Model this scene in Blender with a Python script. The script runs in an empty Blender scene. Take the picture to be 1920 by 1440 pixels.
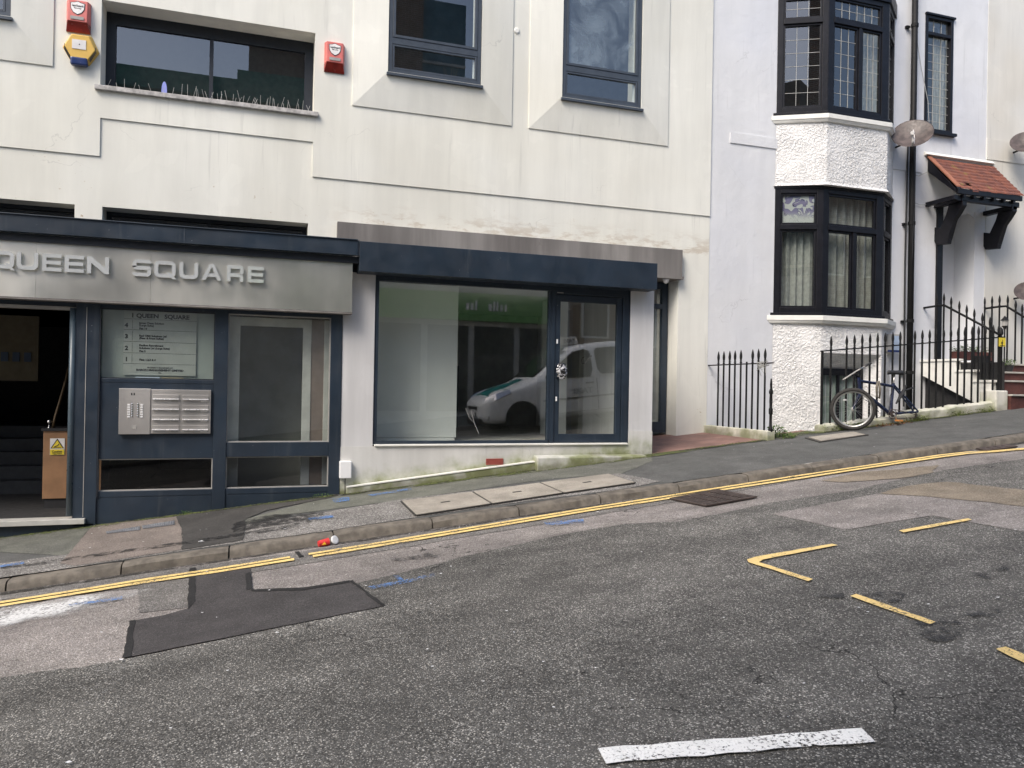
import bpy, bmesh, math, random
from mathutils import Vector, Matrix
random.seed(7)
rad = math.radians
scene = bpy.context.scene
C = scene.collection
# ------------------------------------------------------------ camera, sky, sun
EYE = 1.63
D = 9.65                      # camera distance in front of the shopfront plane (Y = 0)
CR = Vector((0.94945, -0.31343, 0.01776)); CU = Vector((-0.01818, 0.00158, 0.99983)); CF = Vector((0.31341, 0.94961, 0.0042))
cam = bpy.data.objects.new('camera', bpy.data.cameras.new('camera')); C.objects.link(cam)
cam.matrix_world = Matrix(((CR.x, CU.x, -CF.x, 0), (CR.y, CU.y, -CF.y, -D), (CR.z, CU.z, -CF.z, EYE), (0, 0, 0, 1)))
cam.data.sensor_width = 36; cam.data.lens = 36 * 1442 / 1920
cam.data.clip_start = 0.05; cam.data.clip_end = 600
scene.camera = cam
SUN = Vector((-0.60, -0.42, 0.80)).normalized()
world = bpy.data.worlds.new('World'); scene.world = world; world.use_nodes = True
wn = world.node_tree; bg = wn.nodes['Background']
sky = wn.nodes.new('ShaderNodeTexSky'); sky.sky_type = 'NISHITA'; sky.sun_disc = False
sky.sun_elevation = math.asin(SUN.z); sky.sun_rotation = math.atan2(SUN.x, SUN.y)
sky.dust_density = 3.0; sky.air_density = 1.0; sky.ozone_density = 1.0
wn.links.new(sky.outputs[0], bg.inputs[0]); bg.inputs[1].default_value = 0.15
ld = bpy.data.lights.new('sun', 'SUN'); ld.energy = 1.75; ld.angle = rad(26); ld.color = (1, 0.94, 0.85)
sun = bpy.data.objects.new('sun', ld); C.objects.link(sun); sun.rotation_euler = (-SUN).to_track_quat('-Z', 'Y').to_euler()
scene.view_settings.view_transform = 'Standard'; scene.view_settings.look = 'None'
scene.view_settings.exposure = 0.76; scene.view_settings.gamma = 1

# ------------------------------------------------------------ survey helpers (photo measurements -> metres)
SX = 0.104                    # the hill: metres up per metre along +X
def ray(x, y): return CR * ((x - 960) / 1442) + CU * ((720 - y) / 1442) + CF
def F(x, y, Y=0.0):
    d = ray(x, y); t = (Y + D) / d.y; p = d * t; return Vector((p.x, Y, p.z + EYE))
def W(x, y): return F(x, y, 1.6)
def G(x, y, z0=0.172, sy=0.025):
    d = ray(x, y); t = (z0 - EYE - sy * D) / (d.z - SX * d.x - sy * d.y); p = d * t
    return Vector((p.x, p.y - D, p.z + EYE))
R0 = 0.03
def RD(x, y): return G(x, y, R0, 0.0)
def pave(X, Y=0.0): return 0.172 + SX * X + 0.025 * Y

# ------------------------------------------------------------ mesh builder
class MB:
    def __init__(s): s.v = []; s.f = []
    def add(s, vs, fs):
        o = len(s.v); s.v += [Vector(v) for v in vs]; s.f += [tuple(i + o for i in f) for f in fs]; return s
    def box(s, x0, x1, y0, y1, z0, z1, sl=0.0, sl1=None):
        # sl: slope with X added to bottom; sl1: to the top
        if sl1 is None: sl1 = sl
        a = [(x0, y0, z0), (x1, y0, z0 + sl * (x1 - x0)), (x1, y1, z0 + sl * (x1 - x0)), (x0, y1, z0),
             (x0, y0, z1), (x1, y0, z1 + sl1 * (x1 - x0)), (x1, y1, z1 + sl1 * (x1 - x0)), (x0, y1, z1)]
        return s.add(a, [(0, 3, 2, 1), (4, 5, 6, 7), (0, 1, 5, 4), (1, 2, 6, 5), (2, 3, 7, 6), (3, 0, 4, 7)])
    def quad(s, *p): return s.add(p, [tuple(range(len(p)))])
    def prism(s, pts, vec):
        n = len(pts); p = [Vector(q) for q in pts]; q = [a + Vector(vec) for a in p]
        return s.add(p + q, [tuple(range(n - 1, -1, -1)), tuple(range(n, 2 * n))] + [(i, (i + 1) % n, n + (i + 1) % n, n + i) for i in range(n)])
    def tube(s, pts, r, n=8, cap=True):
        pts = [Vector(p) for p in pts]; m = len(pts); rs = r if isinstance(r, (list, tuple)) else [r] * m
        t0 = (pts[1] - pts[0]).normalized(); up = Vector((0, 0, 1)) if abs(t0.z) < .9 else Vector((1, 0, 0))
        vs = []; fs = []
        for i, p in enumerate(pts):
            t = (pts[min(i + 1, m - 1)] - pts[max(i - 1, 0)]).normalized()
            a = t.cross(up); a = a.normalized() if a.length > 1e-5 else t.orthogonal().normalized(); b = t.cross(a)
            for k in range(n):
                an = 2 * math.pi * k / n; vs.append(p + (a * math.cos(an) + b * math.sin(an)) * rs[i])
        for i in range(m - 1):
            for k in range(n):
                k2 = (k + 1) % n; fs.append((i * n + k, i * n + k2, (i + 1) * n + k2, (i + 1) * n + k))
        if cap: fs += [tuple(range(n - 1, -1, -1)), tuple((m - 1) * n + k for k in range(n))]
        return s.add(vs, fs)
    def lathe(s, prof, base=(0, 0, 0), axis=(0, 0, 1), n=12):
        ax = Vector(axis).normalized(); a = ax.orthogonal().normalized(); b = ax.cross(a); base = Vector(base)
        vs = [base + ax * z + (a * math.cos(2 * math.pi * k / n) + b * math.sin(2 * math.pi * k / n)) * r for r, z in prof for k in range(n)]
        m = len(prof); fs = [(i * n + k, i * n + (k + 1) % n, (i + 1) * n + (k + 1) % n, (i + 1) * n + k) for i in range(m - 1) for k in range(n)]
        fs += [tuple(range(n - 1, -1, -1)), tuple((m - 1) * n + k for k in range(n))]
        return s.add(vs, fs)
    def torus(s, c, R, r, axis=(0, 1, 0), n=48, m=8, sq=1.0):
        ax = Vector(axis).normalized(); a = ax.orthogonal().normalized(); b = ax.cross(a); c = Vector(c); vs = []
        for i in range(n):
            t = 2 * math.pi * i / n; d = a * math.cos(t) + b * math.sin(t)
            for k in range(m):
                u = 2 * math.pi * k / m; vs.append(c + d * (R + r * math.cos(u)) + ax * (r * sq * math.sin(u)))
        return s.add(vs, [(i * m + k, i * m + (k + 1) % m, ((i + 1) % n) * m + (k + 1) % m, ((i + 1) % n) * m + k) for i in range(n) for k in range(m)])
    def build(s, name, mat, parent=None, smooth=False, bevel=0.0, origin=None, fix=True):
        me = bpy.data.meshes.new(name)
        o = bpy.data.objects.new(name, me); C.objects.link(o)
        if parent is not None: off = wloc(parent)
        else:
            off = Vector(origin) if origin is not None else (base_of(s.v) if s.v else Vector())
        me.from_pydata([v - off for v in s.v], [], s.f); me.update()
        if fix:
            b = bmesh.new(); b.from_mesh(me); bmesh.ops.recalc_face_normals(b, faces=b.faces); b.to_mesh(me); b.free()
        me.materials.append(mat)
        if smooth:
            for p in me.polygons: p.use_smooth = True
            if smooth == 'auto':
                me.set_sharp_from_angle(angle=rad(40))
        if bevel:
            md = o.modifiers.new('bevel', 'BEVEL'); md.width = bevel; md.segments = 2; md.limit_method = 'ANGLE'; md.angle_limit = rad(35)
        if parent is not None: o.parent = parent
        else: o.location = off
        return o
def base_of(v):
    return Vector((sum(p.x for p in v) / len(v), sum(p.y for p in v) / len(v), min(p.z for p in v)))
def wloc(o):
    l = Vector()
    while o is not None: l += o.location; o = o.parent
    return l
def tag(o, label=None, cat=None, group=None, kind=None):
    if label: o['label'] = label
    if cat: o['category'] = cat
    if group: o['group'] = group
    if kind: o['kind'] = kind
    return o
def thing(name, loc, label, cat, group=None):
    o = bpy.data.objects.new(name, None); C.objects.link(o); o.location = loc; o.empty_display_size = .1
    return tag(o, label, cat, group)
def struct(name, mb, mat, **k): return tag(mb.build(name, mat, **k), kind='structure')
def B(*a): return MB().box(*a)
_tc = {}
def text_mb(txt, size, X, Y, Z, align='LEFT', sx=1.0, depth=0.001, face='-Y', bold=0.0):
    cu = bpy.data.curves.new('t', 'FONT'); cu.body = txt; cu.size = size; cu.extrude = depth; cu.align_x = align; cu.offset = bold; cu.resolution_u = 3
    ob = bpy.data.objects.new('t', cu); C.objects.link(ob); bpy.context.view_layer.update()
    dg = bpy.context.evaluated_depsgraph_get(); me = bpy.data.meshes.new_from_object(ob.evaluated_get(dg))
    if face == '-Y': vs = [(X + v.co.x * sx, Y - v.co.z, Z + v.co.y) for v in me.vertices]
    elif face == '+Y': vs = [(X - v.co.x * sx, Y + v.co.z, Z + v.co.y) for v in me.vertices]
    m = MB().add(vs, [tuple(p.vertices) for p in me.polygons])
    bpy.data.objects.remove(ob); bpy.data.curves.remove(cu); bpy.data.meshes.remove(me)
    return m

# ------------------------------------------------------------ materials
class NT:
    def __init__(s, name):
        s.m = bpy.data.materials.new(name); s.m.use_nodes = True; s.t = s.m.node_tree; s.p = s.t.nodes['Principled BSDF']
        s.geo = s.n('ShaderNodeNewGeometry'); s.pos = s.geo.outputs['Position']
    def n(s, t, **k):
        x = s.t.nodes.new(t)
        for a, b in k.items(): setattr(x, a, b)
        return x
    def set(s, x, i, v):
        if hasattr(v, 'is_output') or isinstance(v, bpy.types.NodeSocket): s.t.links.new(v, x.inputs[i])
        elif isinstance(v, tuple) and len(v) == 3 and x.inputs[i].type == 'RGBA': x.inputs[i].default_value = (*v, 1)
        else: x.inputs[i].default_value = v
    def math(s, op, a, b=0.0, clamp=False):
        x = s.n('ShaderNodeMath', operation=op); x.use_clamp = clamp; s.set(x, 0, a); s.set(x, 1, b); return x.outputs[0]
    def map(s, sc=(1, 1, 1), rot=(0, 0, 0)):
        x = s.n('ShaderNodeMapping'); s.set(x, 'Vector', s.pos); x.inputs['Scale'].default_value = sc; x.inputs['Rotation'].default_value = rot; return x.outputs[0]
    def noise(s, scale, detail=4, rough=.55, vec=None, dist=0.0):
        x = s.n('ShaderNodeTexNoise'); s.set(x, 'Vector', vec if vec is not None else s.pos); x.inputs['Scale'].default_value = scale
        x.inputs['Detail'].default_value = detail; x.inputs['Roughness'].default_value = rough; x.inputs['Distortion'].default_value = dist; return x.outputs['Fac']
    def vor(s, scale, vec=None, feature='F1'):
        x = s.n('ShaderNodeTexVoronoi', feature=feature); s.set(x, 'Vector', vec if vec is not None else s.pos); x.inputs['Scale'].default_value = scale; return x
    def ramp(s, f, a, b, va=0.0, vb=1.0):
        x = s.n('ShaderNodeMapRange'); x.interpolation_type = 'SMOOTHSTEP'; s.set(x, 0, f)
        for i, v in ((1, a), (2, b), (3, va), (4, vb)): x.inputs[i].default_value = v
        return x.outputs[0]
    def mix(s, f, a, b, mode='MIX'):
        x = s.n('ShaderNodeMix', data_type='RGBA', blend_type=mode); s.set(x, 0, f); s.set(x, 6, a); s.set(x, 7, b); return x.outputs[2]
    def bump(s, h, strength=.3, dist=.01, prev=None):
        x = s.n('ShaderNodeBump'); x.inputs['Strength'].default_value = strength; x.inputs['Distance'].default_value = dist
        s.set(x, 'Height', h)
        if prev is not None: s.set(x, 'Normal', prev)
        return x.outputs[0]
    def sep(s, v): x = s.n('ShaderNodeSeparateXYZ'); s.set(x, 0, v); return x.outputs
    def out(s, col=None, rough=None, metal=None, nrm=None, alpha=None, spec=None):
        for k, v in (('Base Color', col), ('Roughness', rough), ('Metallic', metal), ('Normal', nrm), ('Alpha', alpha), ('Specular IOR Level', spec)):
            if v is not None: s.set(s.p, k, v)
        return s.m
def col3(c): return (*c, 1)
def simple(name, c, rough=.5, metal=0.0, var=.12, nscale=6, bump=0.0, bscale=60, spec=.5):
    t = NT(name); n = t.noise(nscale, 5); k = t.ramp(n, .3, .7, 1 - var, 1 + var)
    col = t.mix(1.0, c, (1, 1, 1), 'MULTIPLY'); vm = t.n('ShaderNodeVectorMath', operation='SCALE'); t.set(vm, 0, col); t.set(vm, 'Scale', k)
    r = t.ramp(t.noise(nscale * 3, 3), .3, .7, max(0, rough - .08), min(1, rough + .08))
    return t.out(vm.outputs[0], r, metal, t.bump(t.noise(bscale, 3), bump, .004) if bump else None, spec=spec)
def scale_col(t, col, k):
    vm = t.n('ShaderNodeVectorMath', operation='SCALE'); t.set(vm, 0, col); t.set(vm, 'Scale', k); return vm.outputs[0]
def plaster(name, c, warm=None, streak=.07, bump=.25, bd=.01, lump=9, dirt=(0.45, 0.36, 0.24), base_moss=0.0, strip_stain=False, topdirt=0.0):
    t = NT(name)
    st = t.noise(1.0, 5, .6, t.map((3.5, 3.5, .35)))
    big = t.noise(.7, 3)
    k = t.math('MULTIPLY', t.ramp(st, .3, .72, 1 - streak, 1 + streak * .4), t.ramp(big, .35, .7, .95, 1.02))
    col = scale_col(t, t.mix(0.0, c, c), k)
    if warm: col = scale_col(t, t.mix(t.ramp(t.noise(.5, 2), .35, .65), c, warm), k)
    fine = t.noise(22, 6, .65)
    col = t.mix(t.ramp(fine, .66, .78, 0, .25), col, scale_col(t, col, .78))
    # thin vertical drips
    dr = t.noise(1.0, 3, .5, t.map((16, 16, .8))); col = t.mix(t.math('MULTIPLY', t.ramp(dr, .60, .74, 0, .4), t.ramp(big, .45, .6)), col, scale_col(t, col, .72))
    s = t.sep(t.pos)
    if strip_stain:
        zz = t.ramp(s[2], 3.95, 4.35, 1, 0); msk = t.math('MULTIPLY', t.ramp(t.noise(1.0, 6, .7, t.map((2.2, 1, 7))), .46, .62), zz)
        msk = t.math('MULTIPLY', t.math('MULTIPLY', msk, t.ramp(s[0], .7, 1.6)), t.ramp(s[2], 3.86, 3.90))
        col = t.mix(t.math('MULTIPLY', msk, .75), col, (0.52, 0.45, 0.36))
        sp = t.ramp(t.noise(14, 4, .6), .70, .74); col = t.mix(t.math('MULTIPLY', sp, t.ramp(s[2], 3.9, 4.9, .8, 0)), col, dirt)
    if base_moss:
        h = t.math('SUBTRACT', s[2], t.math('ADD', t.math('MULTIPLY', s[0], SX), .172))
        hn = t.math('ADD', h, t.math('MULTIPLY', t.math('SUBTRACT', t.noise(5, 5), .5), -.35))
        m1 = t.math('MULTIPLY', t.ramp(hn, .02, .32, base_moss, 0), t.ramp(t.noise(3.0, 5, .6), .35, .6, .25, 1)); col = t.mix(m1, col, (0.20, 0.23, 0.08))
        m2 = t.math('MULTIPLY', t.ramp(hn, -.02, .16, base_moss, 0), .6); col = t.mix(m2, col, (0.11, 0.10, 0.07))
        if topdirt: col = t.mix(t.math('MULTIPLY', t.ramp(t.noise(2.2, 6, .65), .42, .7), topdirt), col, (0.42, 0.38, 0.36))
    # hairline cracks and filled repairs
    cr = t.vor(.42, feature='DISTANCE_TO_EDGE'); cv = t.n('ShaderNodeVectorMath', operation='ADD'); nz_ = t.n('ShaderNodeTexNoise'); t.set(nz_, 'Vector', t.pos); nz_.inputs['Scale'].default_value = 1.7; nz_.inputs['Detail'].default_value = 7
    t.set(cv, 0, t.pos); t.set(cv, 1, nz_.outputs['Color']); t.set(cr, 'Vector', cv.outputs[0])
    ck = t.math('MULTIPLY', t.ramp(cr.outputs['Distance'], .0, .0035, .30, 0), t.ramp(t.noise(.9, 2), .56, .66)); col = t.mix(ck, col, scale_col(t, col, .45))
    rp = t.ramp(t.noise(1.6, 3, .5, dist=.3), .60, .615, 0, .5); col = t.mix(rp, col, scale_col(t, col, 1.05))
    hgt = t.math('ADD', t.noise(lump, 4, .6), t.math('MULTIPLY', t.noise(60, 3), .15))
    return t.out(col, .85, None, t.bump(hgt, bump, bd), spec=.3)
def roughcast(name, c):
    t = NT(name)
    v = t.noise(27, 4, .6); v2 = t.noise(40, 3)
    h = t.math('ADD', t.math('MULTIPLY', t.ramp(v, .35, .68), t.ramp(t.noise(2.6, 3), .3, .65, .45, 1.1)), t.math('MULTIPLY', v2, .35))
    col = t.mix(t.math('MULTIPLY', t.ramp(v, .3, .5, .55, 0), t.ramp(t.noise(1.4, 4), .35, .65, .3, 1.0)), c, scale_col(t, t.mix(0.0, c, c), .72))
    return t.out(col, .8, None, t.bump(h, .85, .022), spec=.3)
def asphalt(name, dark, light, chip=(.42, .40, .37), thr=.87, scale=85, tint=None, bump=.6, macro=.18, rough=.85, stain=.35, tracks=False):
    t = NT(name)
    v = t.vor(scale); rr = t.n('ShaderNodeSeparateColor'); t.set(rr, 0, v.outputs['Color'])
    R_, G_, B_ = rr.outputs[:3]
    v2 = t.vor(scale * 2.1); r2 = t.n('ShaderNodeSeparateColor'); t.set(r2, 0, v2.outputs['Color'])
    col = t.mix(t.ramp(G_, .1, 1), dark, light)
    col = t.mix(t.math('MULTIPLY', t.ramp(r2.outputs[0], .55, 1), .45), col, light)
    col = t.mix(t.ramp(t.noise(1.3, 5, .6), .35, .65, 0, .55), col, tint if tint else light)
    core = t.ramp(v.outputs['Distance'], .36, .55, 1, 0)
    col = t.mix(t.math('MULTIPLY', t.ramp(R_, thr, thr + .05), core), col, chip)
    col = t.mix(t.math('MULTIPLY', t.ramp(r2.outputs[1], thr + .02, thr + .06), .75), col, chip)
    col = t.mix(t.ramp(t.noise(.45, 4, .6), .30, .7, stain, 0), col, scale_col(t, col, .62))
    k = t.ramp(t.noise(3.2, 5, .65), .3, .7, 1 - macro, 1 + macro)
    col = scale_col(t, col, k)
    if tracks:   # wheel worn bands, drips and dark spots
        tk = t.noise(1.0, 4, .6, t.map((.22, 1.5, 1))); col = scale_col(t, col, t.ramp(tk, .36, .64, .78, 1.12))
        sp = t.noise(2.6, 5, .7); col = t.mix(t.ramp(sp, .66, .76, 0, .55), col, scale_col(t, col, .42))
        lp = t.noise(5.5, 5, .75); col = t.mix(t.ramp(lp, .68, .76, 0, .35), col, chip)
        cr = t.vor(.55, feature='DISTANCE_TO_EDGE'); cv = t.n('ShaderNodeVectorMath', operation='ADD'); nz_ = t.n('ShaderNodeTexNoise'); t.set(nz_, 'Vector', t.pos); nz_.inputs['Scale'].default_value = 2.2; nz_.inputs['Detail'].default_value = 6
        t.set(cv, 0, t.pos); t.set(cv, 1, nz_.outputs['Color']); t.set(cr, 'Vector', cv.outputs[0])
        ck = t.math('MULTIPLY', t.ramp(cr.outputs['Distance'], .0, .006, 1, 0), t.ramp(t.noise(.8, 2), .52, .62)); col = t.mix(ck, col, (.015, .014, .013))
    h = t.math('ADD', t.math('MULTIPLY', v.outputs['Distance'], -1.0), t.math('MULTIPLY', R_, .5))
    return t.out(col, rough, None, t.bump(h, bump, .006), spec=.35)
def worn(name, c, cov=(.30, .42), scale=60, rough=.7, dark=.8, edge=None, op=1.0, big=3.0):
    # paint on tarmac with gaps where it has worn away
    t = NT(name); n = t.math('ADD', t.math('MULTIPLY', t.noise(scale, 4, .7), .6), t.math('MULTIPLY', t.noise(big, 4, .6), .4))
    a = t.math('MULTIPLY', t.ramp(n, cov[0], cov[1]), op)
    col = t.mix(t.ramp(t.noise(9, 4), .4, .7, 0, .5), c, scale_col(t, t.mix(0.0, c, c), dark))
    return t.out(col, rough, None, t.bump(t.vor(85).outputs['Distance'], .5, .005), a)
def glass(name, ior=1.75, tint=(.86, .9, .88), rough=0.0, wav=.0):
    t = NT(name); t.t.nodes.remove(t.p)
    tr = t.n('ShaderNodeBsdfTransparent'); tr.inputs[0].default_value = col3(tint)
    gl = t.n('ShaderNodeBsdfGlossy'); gl.inputs['Roughness'].default_value = rough
    f0 = ((ior - 1) / (ior + 1)) ** 2        # Schlick reflectance, the same from both sides of the pane
    dt = t.n('ShaderNodeVectorMath', operation='DOT_PRODUCT'); t.set(dt, 0, t.geo.outputs['Incoming']); t.set(dt, 1, t.geo.outputs['Normal'])
    c1 = t.math('SUBTRACT', 1.0, t.math('ABSOLUTE', dt.outputs['Value'])); fr = t.math('ADD', t.math('MULTIPLY', t.math('POWER', c1, 5.0), 1 - f0), f0, True)
    mx = t.n('ShaderNodeMixShader'); t.t.links.new(fr, mx.inputs[0]); t.t.links.new(tr.outputs[0], mx.inputs[1]); t.t.links.new(gl.outputs[0], mx.inputs[2])
    if wav:
        b = t.bump(t.noise(2.5, 2), wav, .01); t.t.links.new(b, gl.inputs['Normal'])
    t.t.links.new(mx.outputs[0], t.t.nodes['Material Output'].inputs[0]); return t.m
def steel(name, c, rough=.32, cloud=.35):
    t = NT(name); s = t.noise(1.0, 4, .6, t.map((2.2, 1, .5))); big = t.noise(1.1, 3, .5)
    col = scale_col(t, t.mix(t.ramp(big, .35, .65), c, tuple(x * .75 for x in c)), t.ramp(s, .3, .7, .9, 1.06))
    return t.out(col, t.ramp(t.noise(1.6, 4), .3, .7, rough - .1 * cloud, rough + .25 * cloud), .86, t.bump(t.math('ADD', t.math('MULTIPLY', s, .04), t.noise(.9, 1)), .05, .01))
M_ = {}
M = M_
M['cream'] = plaster('cream_render', (.775, .758, .675), (.80, .79, .72), strip_stain=True, streak=.07)
M['cream_side'] = plaster('cream_reveal', (.72, .69, .62), streak=.05)
M['white_wall'] = plaster('white_lavender_render', (.70, .712, .745), (.74, .745, .755), streak=.04, bump=.4, bd=.02, lump=6)
M['neighbour'] = plaster('pale_cream_render', (.74, .73, .69), (.70, .67, .6), streak=.07, bump=.3)
M['rough_white'] = roughcast('rough_cast_white', (.82, .81, .795))
M['trim_white'] = simple('white_painted_trim', (.78, .77, .72), .6, var=.06, bump=.2)
M['pier'] = plaster('pale_shop_render', (.67, .665, .665), (.58, .575, .575), base_moss=.0, streak=.12, bump=.15, lump=5)
M['plinth'] = plaster('mossy_plinth_render', (.66, .655, .63), (.60, .59, .565), base_moss=.95, streak=.12, bump=.25, lump=7)
M['low_wall'] = plaster('stained_white_low_wall', (.72, .70, .63), base_moss=.75, streak=.2, bump=.5, lump=12, topdirt=.35)
t_ = NT('navy_powder_coat'); c_n = scale_col(t_, t_.mix(0.0, (.018, .029, .045), (1, 1, 1)), t_.ramp(t_.noise(1.6, 5, .6), .3, .7, .82, 1.2))
c_n = t_.mix(t_.ramp(t_.noise(1.0, 4, .6, t_.map((9, 9, .7))), .58, .72, 0, .35), c_n, (.06, .07, .08)); c_n = t_.mix(t_.ramp(t_.noise(38, 3, .6), .735, .75), c_n, (.30, .31, .32))
M['navy'] = t_.out(c_n, t_.ramp(t_.noise(4, 4), .3, .7, .32, .55), None, t_.bump(t_.noise(1.3, 2), .25, .02))
M['navy_dark'] = simple('dark_navy_paint', (.012, .016, .024), .5)  # even darker navy for window frames, bead and shop roof
M['grey_frame'] = simple('slate_grey_frame', (.052, .064, .082), .4, var=.12)
M['black'] = simple('black_gloss_paint', (.006, .006, .009), .42, var=.3, nscale=9, bump=.25, spec=.35)
M['iron'] = simple('black_iron_paint', (.005, .005, .0055), .6, spec=.3, var=.3, nscale=25, bump=.4, bscale=90)
M['steel'] = steel('brushed_sign_steel', (.80, .78, .71), .34, .45)
M['steel2'] = steel('brushed_panel_steel', (.68, .65, .62), .42, .2)
M['chrome'] = simple('polished_chrome', (.72, .72, .72), .08, 1.0, var=.03)
M['strip'] = plaster('weathered_metal_lintel', (.27, .255, .24), (.20, .185, .175), streak=.3, bump=.1)
M['lead_sill'] = simple('dirty_lead_sill', (.42, .40, .38), .7, var=.3, nscale=14, bump=.5)
M['glass'] = glass('window_glass', 2.5)
M['glass_shop'] = glass('shop_glass', 2.75, (.88, .92, .90), wav=.012)
M['glass_dark'] = glass('dark_window_glass', 1.6, (.5, .53, .55), wav=.02)
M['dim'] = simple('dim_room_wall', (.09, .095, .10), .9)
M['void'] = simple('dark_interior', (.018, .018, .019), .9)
M['room'] = simple('grey_interior', (.42, .42, .40), .9, var=.1)
M['room_white'] = simple('white_interior_board', (.80, .81, .79), .8, var=.05, nscale=1.5)
M['room_floor'] = simple('pale_screed_floor', (.48, .46, .43), .7, var=.2, nscale=3)
M['curtain'] = simple('pale_net_curtain', (.36, .36, .335), .9, var=.15, nscale=12)
M['lead'] = simple('lead_came', (.42, .42, .40), .6)
M['wood'] = simple('brown_wood_panel', (.30, .165, .085), .5, var=.15, nscale=5)
M['brass'] = simple('dull_brass', (.13, .09, .05), .45, .5)
M['red_box'] = simple('faded_red_plastic', (.60, .15, .13), .45, var=.08)
M['red_lens'] = simple('dark_red_lens', (.24, .018, .012), .2, var=.3)
M['yellow_box'] = simple('yellow_plastic', (.68, .43, .09), .45, var=.06)
M['blue_lens'] = simple('dark_blue_lens', (.02, .035, .12), .2)
M['label_white'] = simple('white_label', (.72, .70, .68), .5, var=.08)
M['label_grey'] = simple('grey_label', (.36, .35, .33), .5, var=.1)
M['ink'] = simple('black_ink', (.02, .02, .022), .6)
M['sign_yellow'] = simple('warning_yellow', (.72, .56, .04), .5)
M['board_grey'] = simple('frosted_grey_board', (.36, .40, .37), .6, var=.08, nscale=2)
M['strip_board'] = simple('directory_strip', (.42, .44, .41), .6, var=.04)
M['rusty_dish'] = simple('weathered_brown_dish', (.085, .066, .06), .5, var=.4, nscale=9)
M['white_plastic'] = simple('white_plastic', (.80, .80, .80), .4, var=.03)
M['rubber'] = simple('tyre_rubber', (.03, .028, .026), .85, var=.2, nscale=20)
M['alloy'] = simple('dull_alloy_rim', (.55, .54, .52), .35, .9, var=.1)
M['bike_blue'] = simple('dark_blue_bike_paint', (.007, .012, .040), .3, var=.2)
M['leaf'] = simple('weed_green_leaf', (.085, .15, .03), .6, var=.4, nscale=30)
M['leaf2'] = simple('dull_moss_green', (.12, .155, .035), .9, var=.5, nscale=40, bump=.5)
M['litter'] = simple('dead_leaf_brown', (.22, .10, .04), .9, var=.4, nscale=40)
M['brick_red'] = simple('red_tile_paint', (.085, .028, .022), .7, var=.25, nscale=8)
M['paper'] = simple('white_paper', (.78, .78, .78), .7)
M['cup_red'] = simple('red_cup_paper', (.55, .03, .03), .5)
M['cup_yellow'] = simple('yellow_cup_print', (.8, .45, .03), .5)
M['road_dark'] = asphalt('dark_asphalt', (.050, .0475, .043), (.145, .139, .128), chip=(.48, .46, .42), thr=.87, scale=92, tint=(.115, .110, .101), tracks=True, bump=1.0)
M['road_old'] = asphalt('pinkish_worn_asphalt', (.135, .121, .110), (.255, .232, .214), chip=(.46, .43, .41), thr=.85, scale=90, tracks=True, tint=(.22, .196, .186), stain=.2, bump=.8)
M['road_gutter'] = asphalt('grey_gutter_asphalt', (.085, .08, .074), (.18, .17, .16), chip=(.40, .38, .36), thr=.86, scale=95, tint=(.15, .14, .125))
M['patch'] = asphalt('fresh_black_patch', (.028, .026, .026), (.062, .058, .057), chip=(.12, .11, .11), thr=.9, scale=130, tint=(.055, .05, .05), bump=.3, stain=.1)
M['seal'] = asphalt('bitumen_seal', (.012, .012, .012), (.024, .023, .023), chip=(.06, .06, .06), thr=.95, scale=120, bump=.3)
M['brown_patch'] = asphalt('brown_dusty_asphalt', (.14, .115, .085), (.24, .20, .15), chip=(.36, .32, .27), thr=.9, scale=95)
M['pave_dark'] = asphalt('smooth_dark_tarmac', (.075, .075, .072), (.125, .124, .118), chip=(.20, .20, .19), thr=.93, scale=130, tint=(.075, .077, .072), bump=.3)
M['pave_mid'] = asphalt('greenish_grey_tarmac', (.09, .092, .08), (.15, .15, .13), chip=(.30, .30, .27), thr=.93, scale=120, tint=(.14, .145, .115), bump=.3)
M['pave_speck'] = asphalt('coarse_speckled_tarmac', (.085, .08, .074), (.22, .21, .195), chip=(.46, .44, .41), thr=.82, scale=70, tint=(.15, .14, .13), bump=.6)
M['pave_pink'] = asphalt('pinkish_brown_tarmac', (.13, .108, .092), (.24, .205, .18), chip=(.36, .32, .29), thr=.9, scale=120, bump=.4, tint=(.19, .16, .14))
M['pave_black'] = asphalt('dark_damp_tarmac', (.035, .033, .031), (.07, .067, .062), chip=(.16, .15, .14), thr=.93, scale=120, bump=.3)
M['kerb'] = simple('brown_kerbstone', (.128, .112, .092), .85, var=.32, nscale=9, bump=.7, bscale=50)
M['cover_stone'] = asphalt('concrete_cover', (.24, .215, .175), (.36, .33, .28), chip=(.44, .41, .36), thr=.9, scale=160, bump=.2, tint=(.30, .27, .23))
M['cover_dark'] = simple('cover_frame_iron', (.045, .042, .038), .7)
M['iron_rust'] = simple('rusty_cast_iron', (.065, .048, .042), .6, var=.3, nscale=10, bump=.3)
M['slab'] = simple('grey_ribbed_metal', (.24, .25, .27), .5, .3, var=.2)
M['tile_red'] = simple('red_quarry_tile', (.20, .115, .095), .75, var=.25, nscale=2.5, bump=.4, bscale=30)
M['paint_yellow'] = worn('yellow_line_paint', (.78, .57, .22), (.37, .47))
M['paint_yellow2'] = worn('yellow_bay_paint', (.78, .57, .23), (.37, .47))
M['paint_white'] = worn('white_line_paint', (.84, .83, .80), (.42, .50))
M['spill'] = worn('white_powder_spill', (.72, .72, .71), (.40, .55), scale=40, big=1.6, dark=.9, op=.85)
_c = RD(70, 1148); _t = M['spill'].node_tree      # the powder thins out towards the rim of the spill
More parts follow.
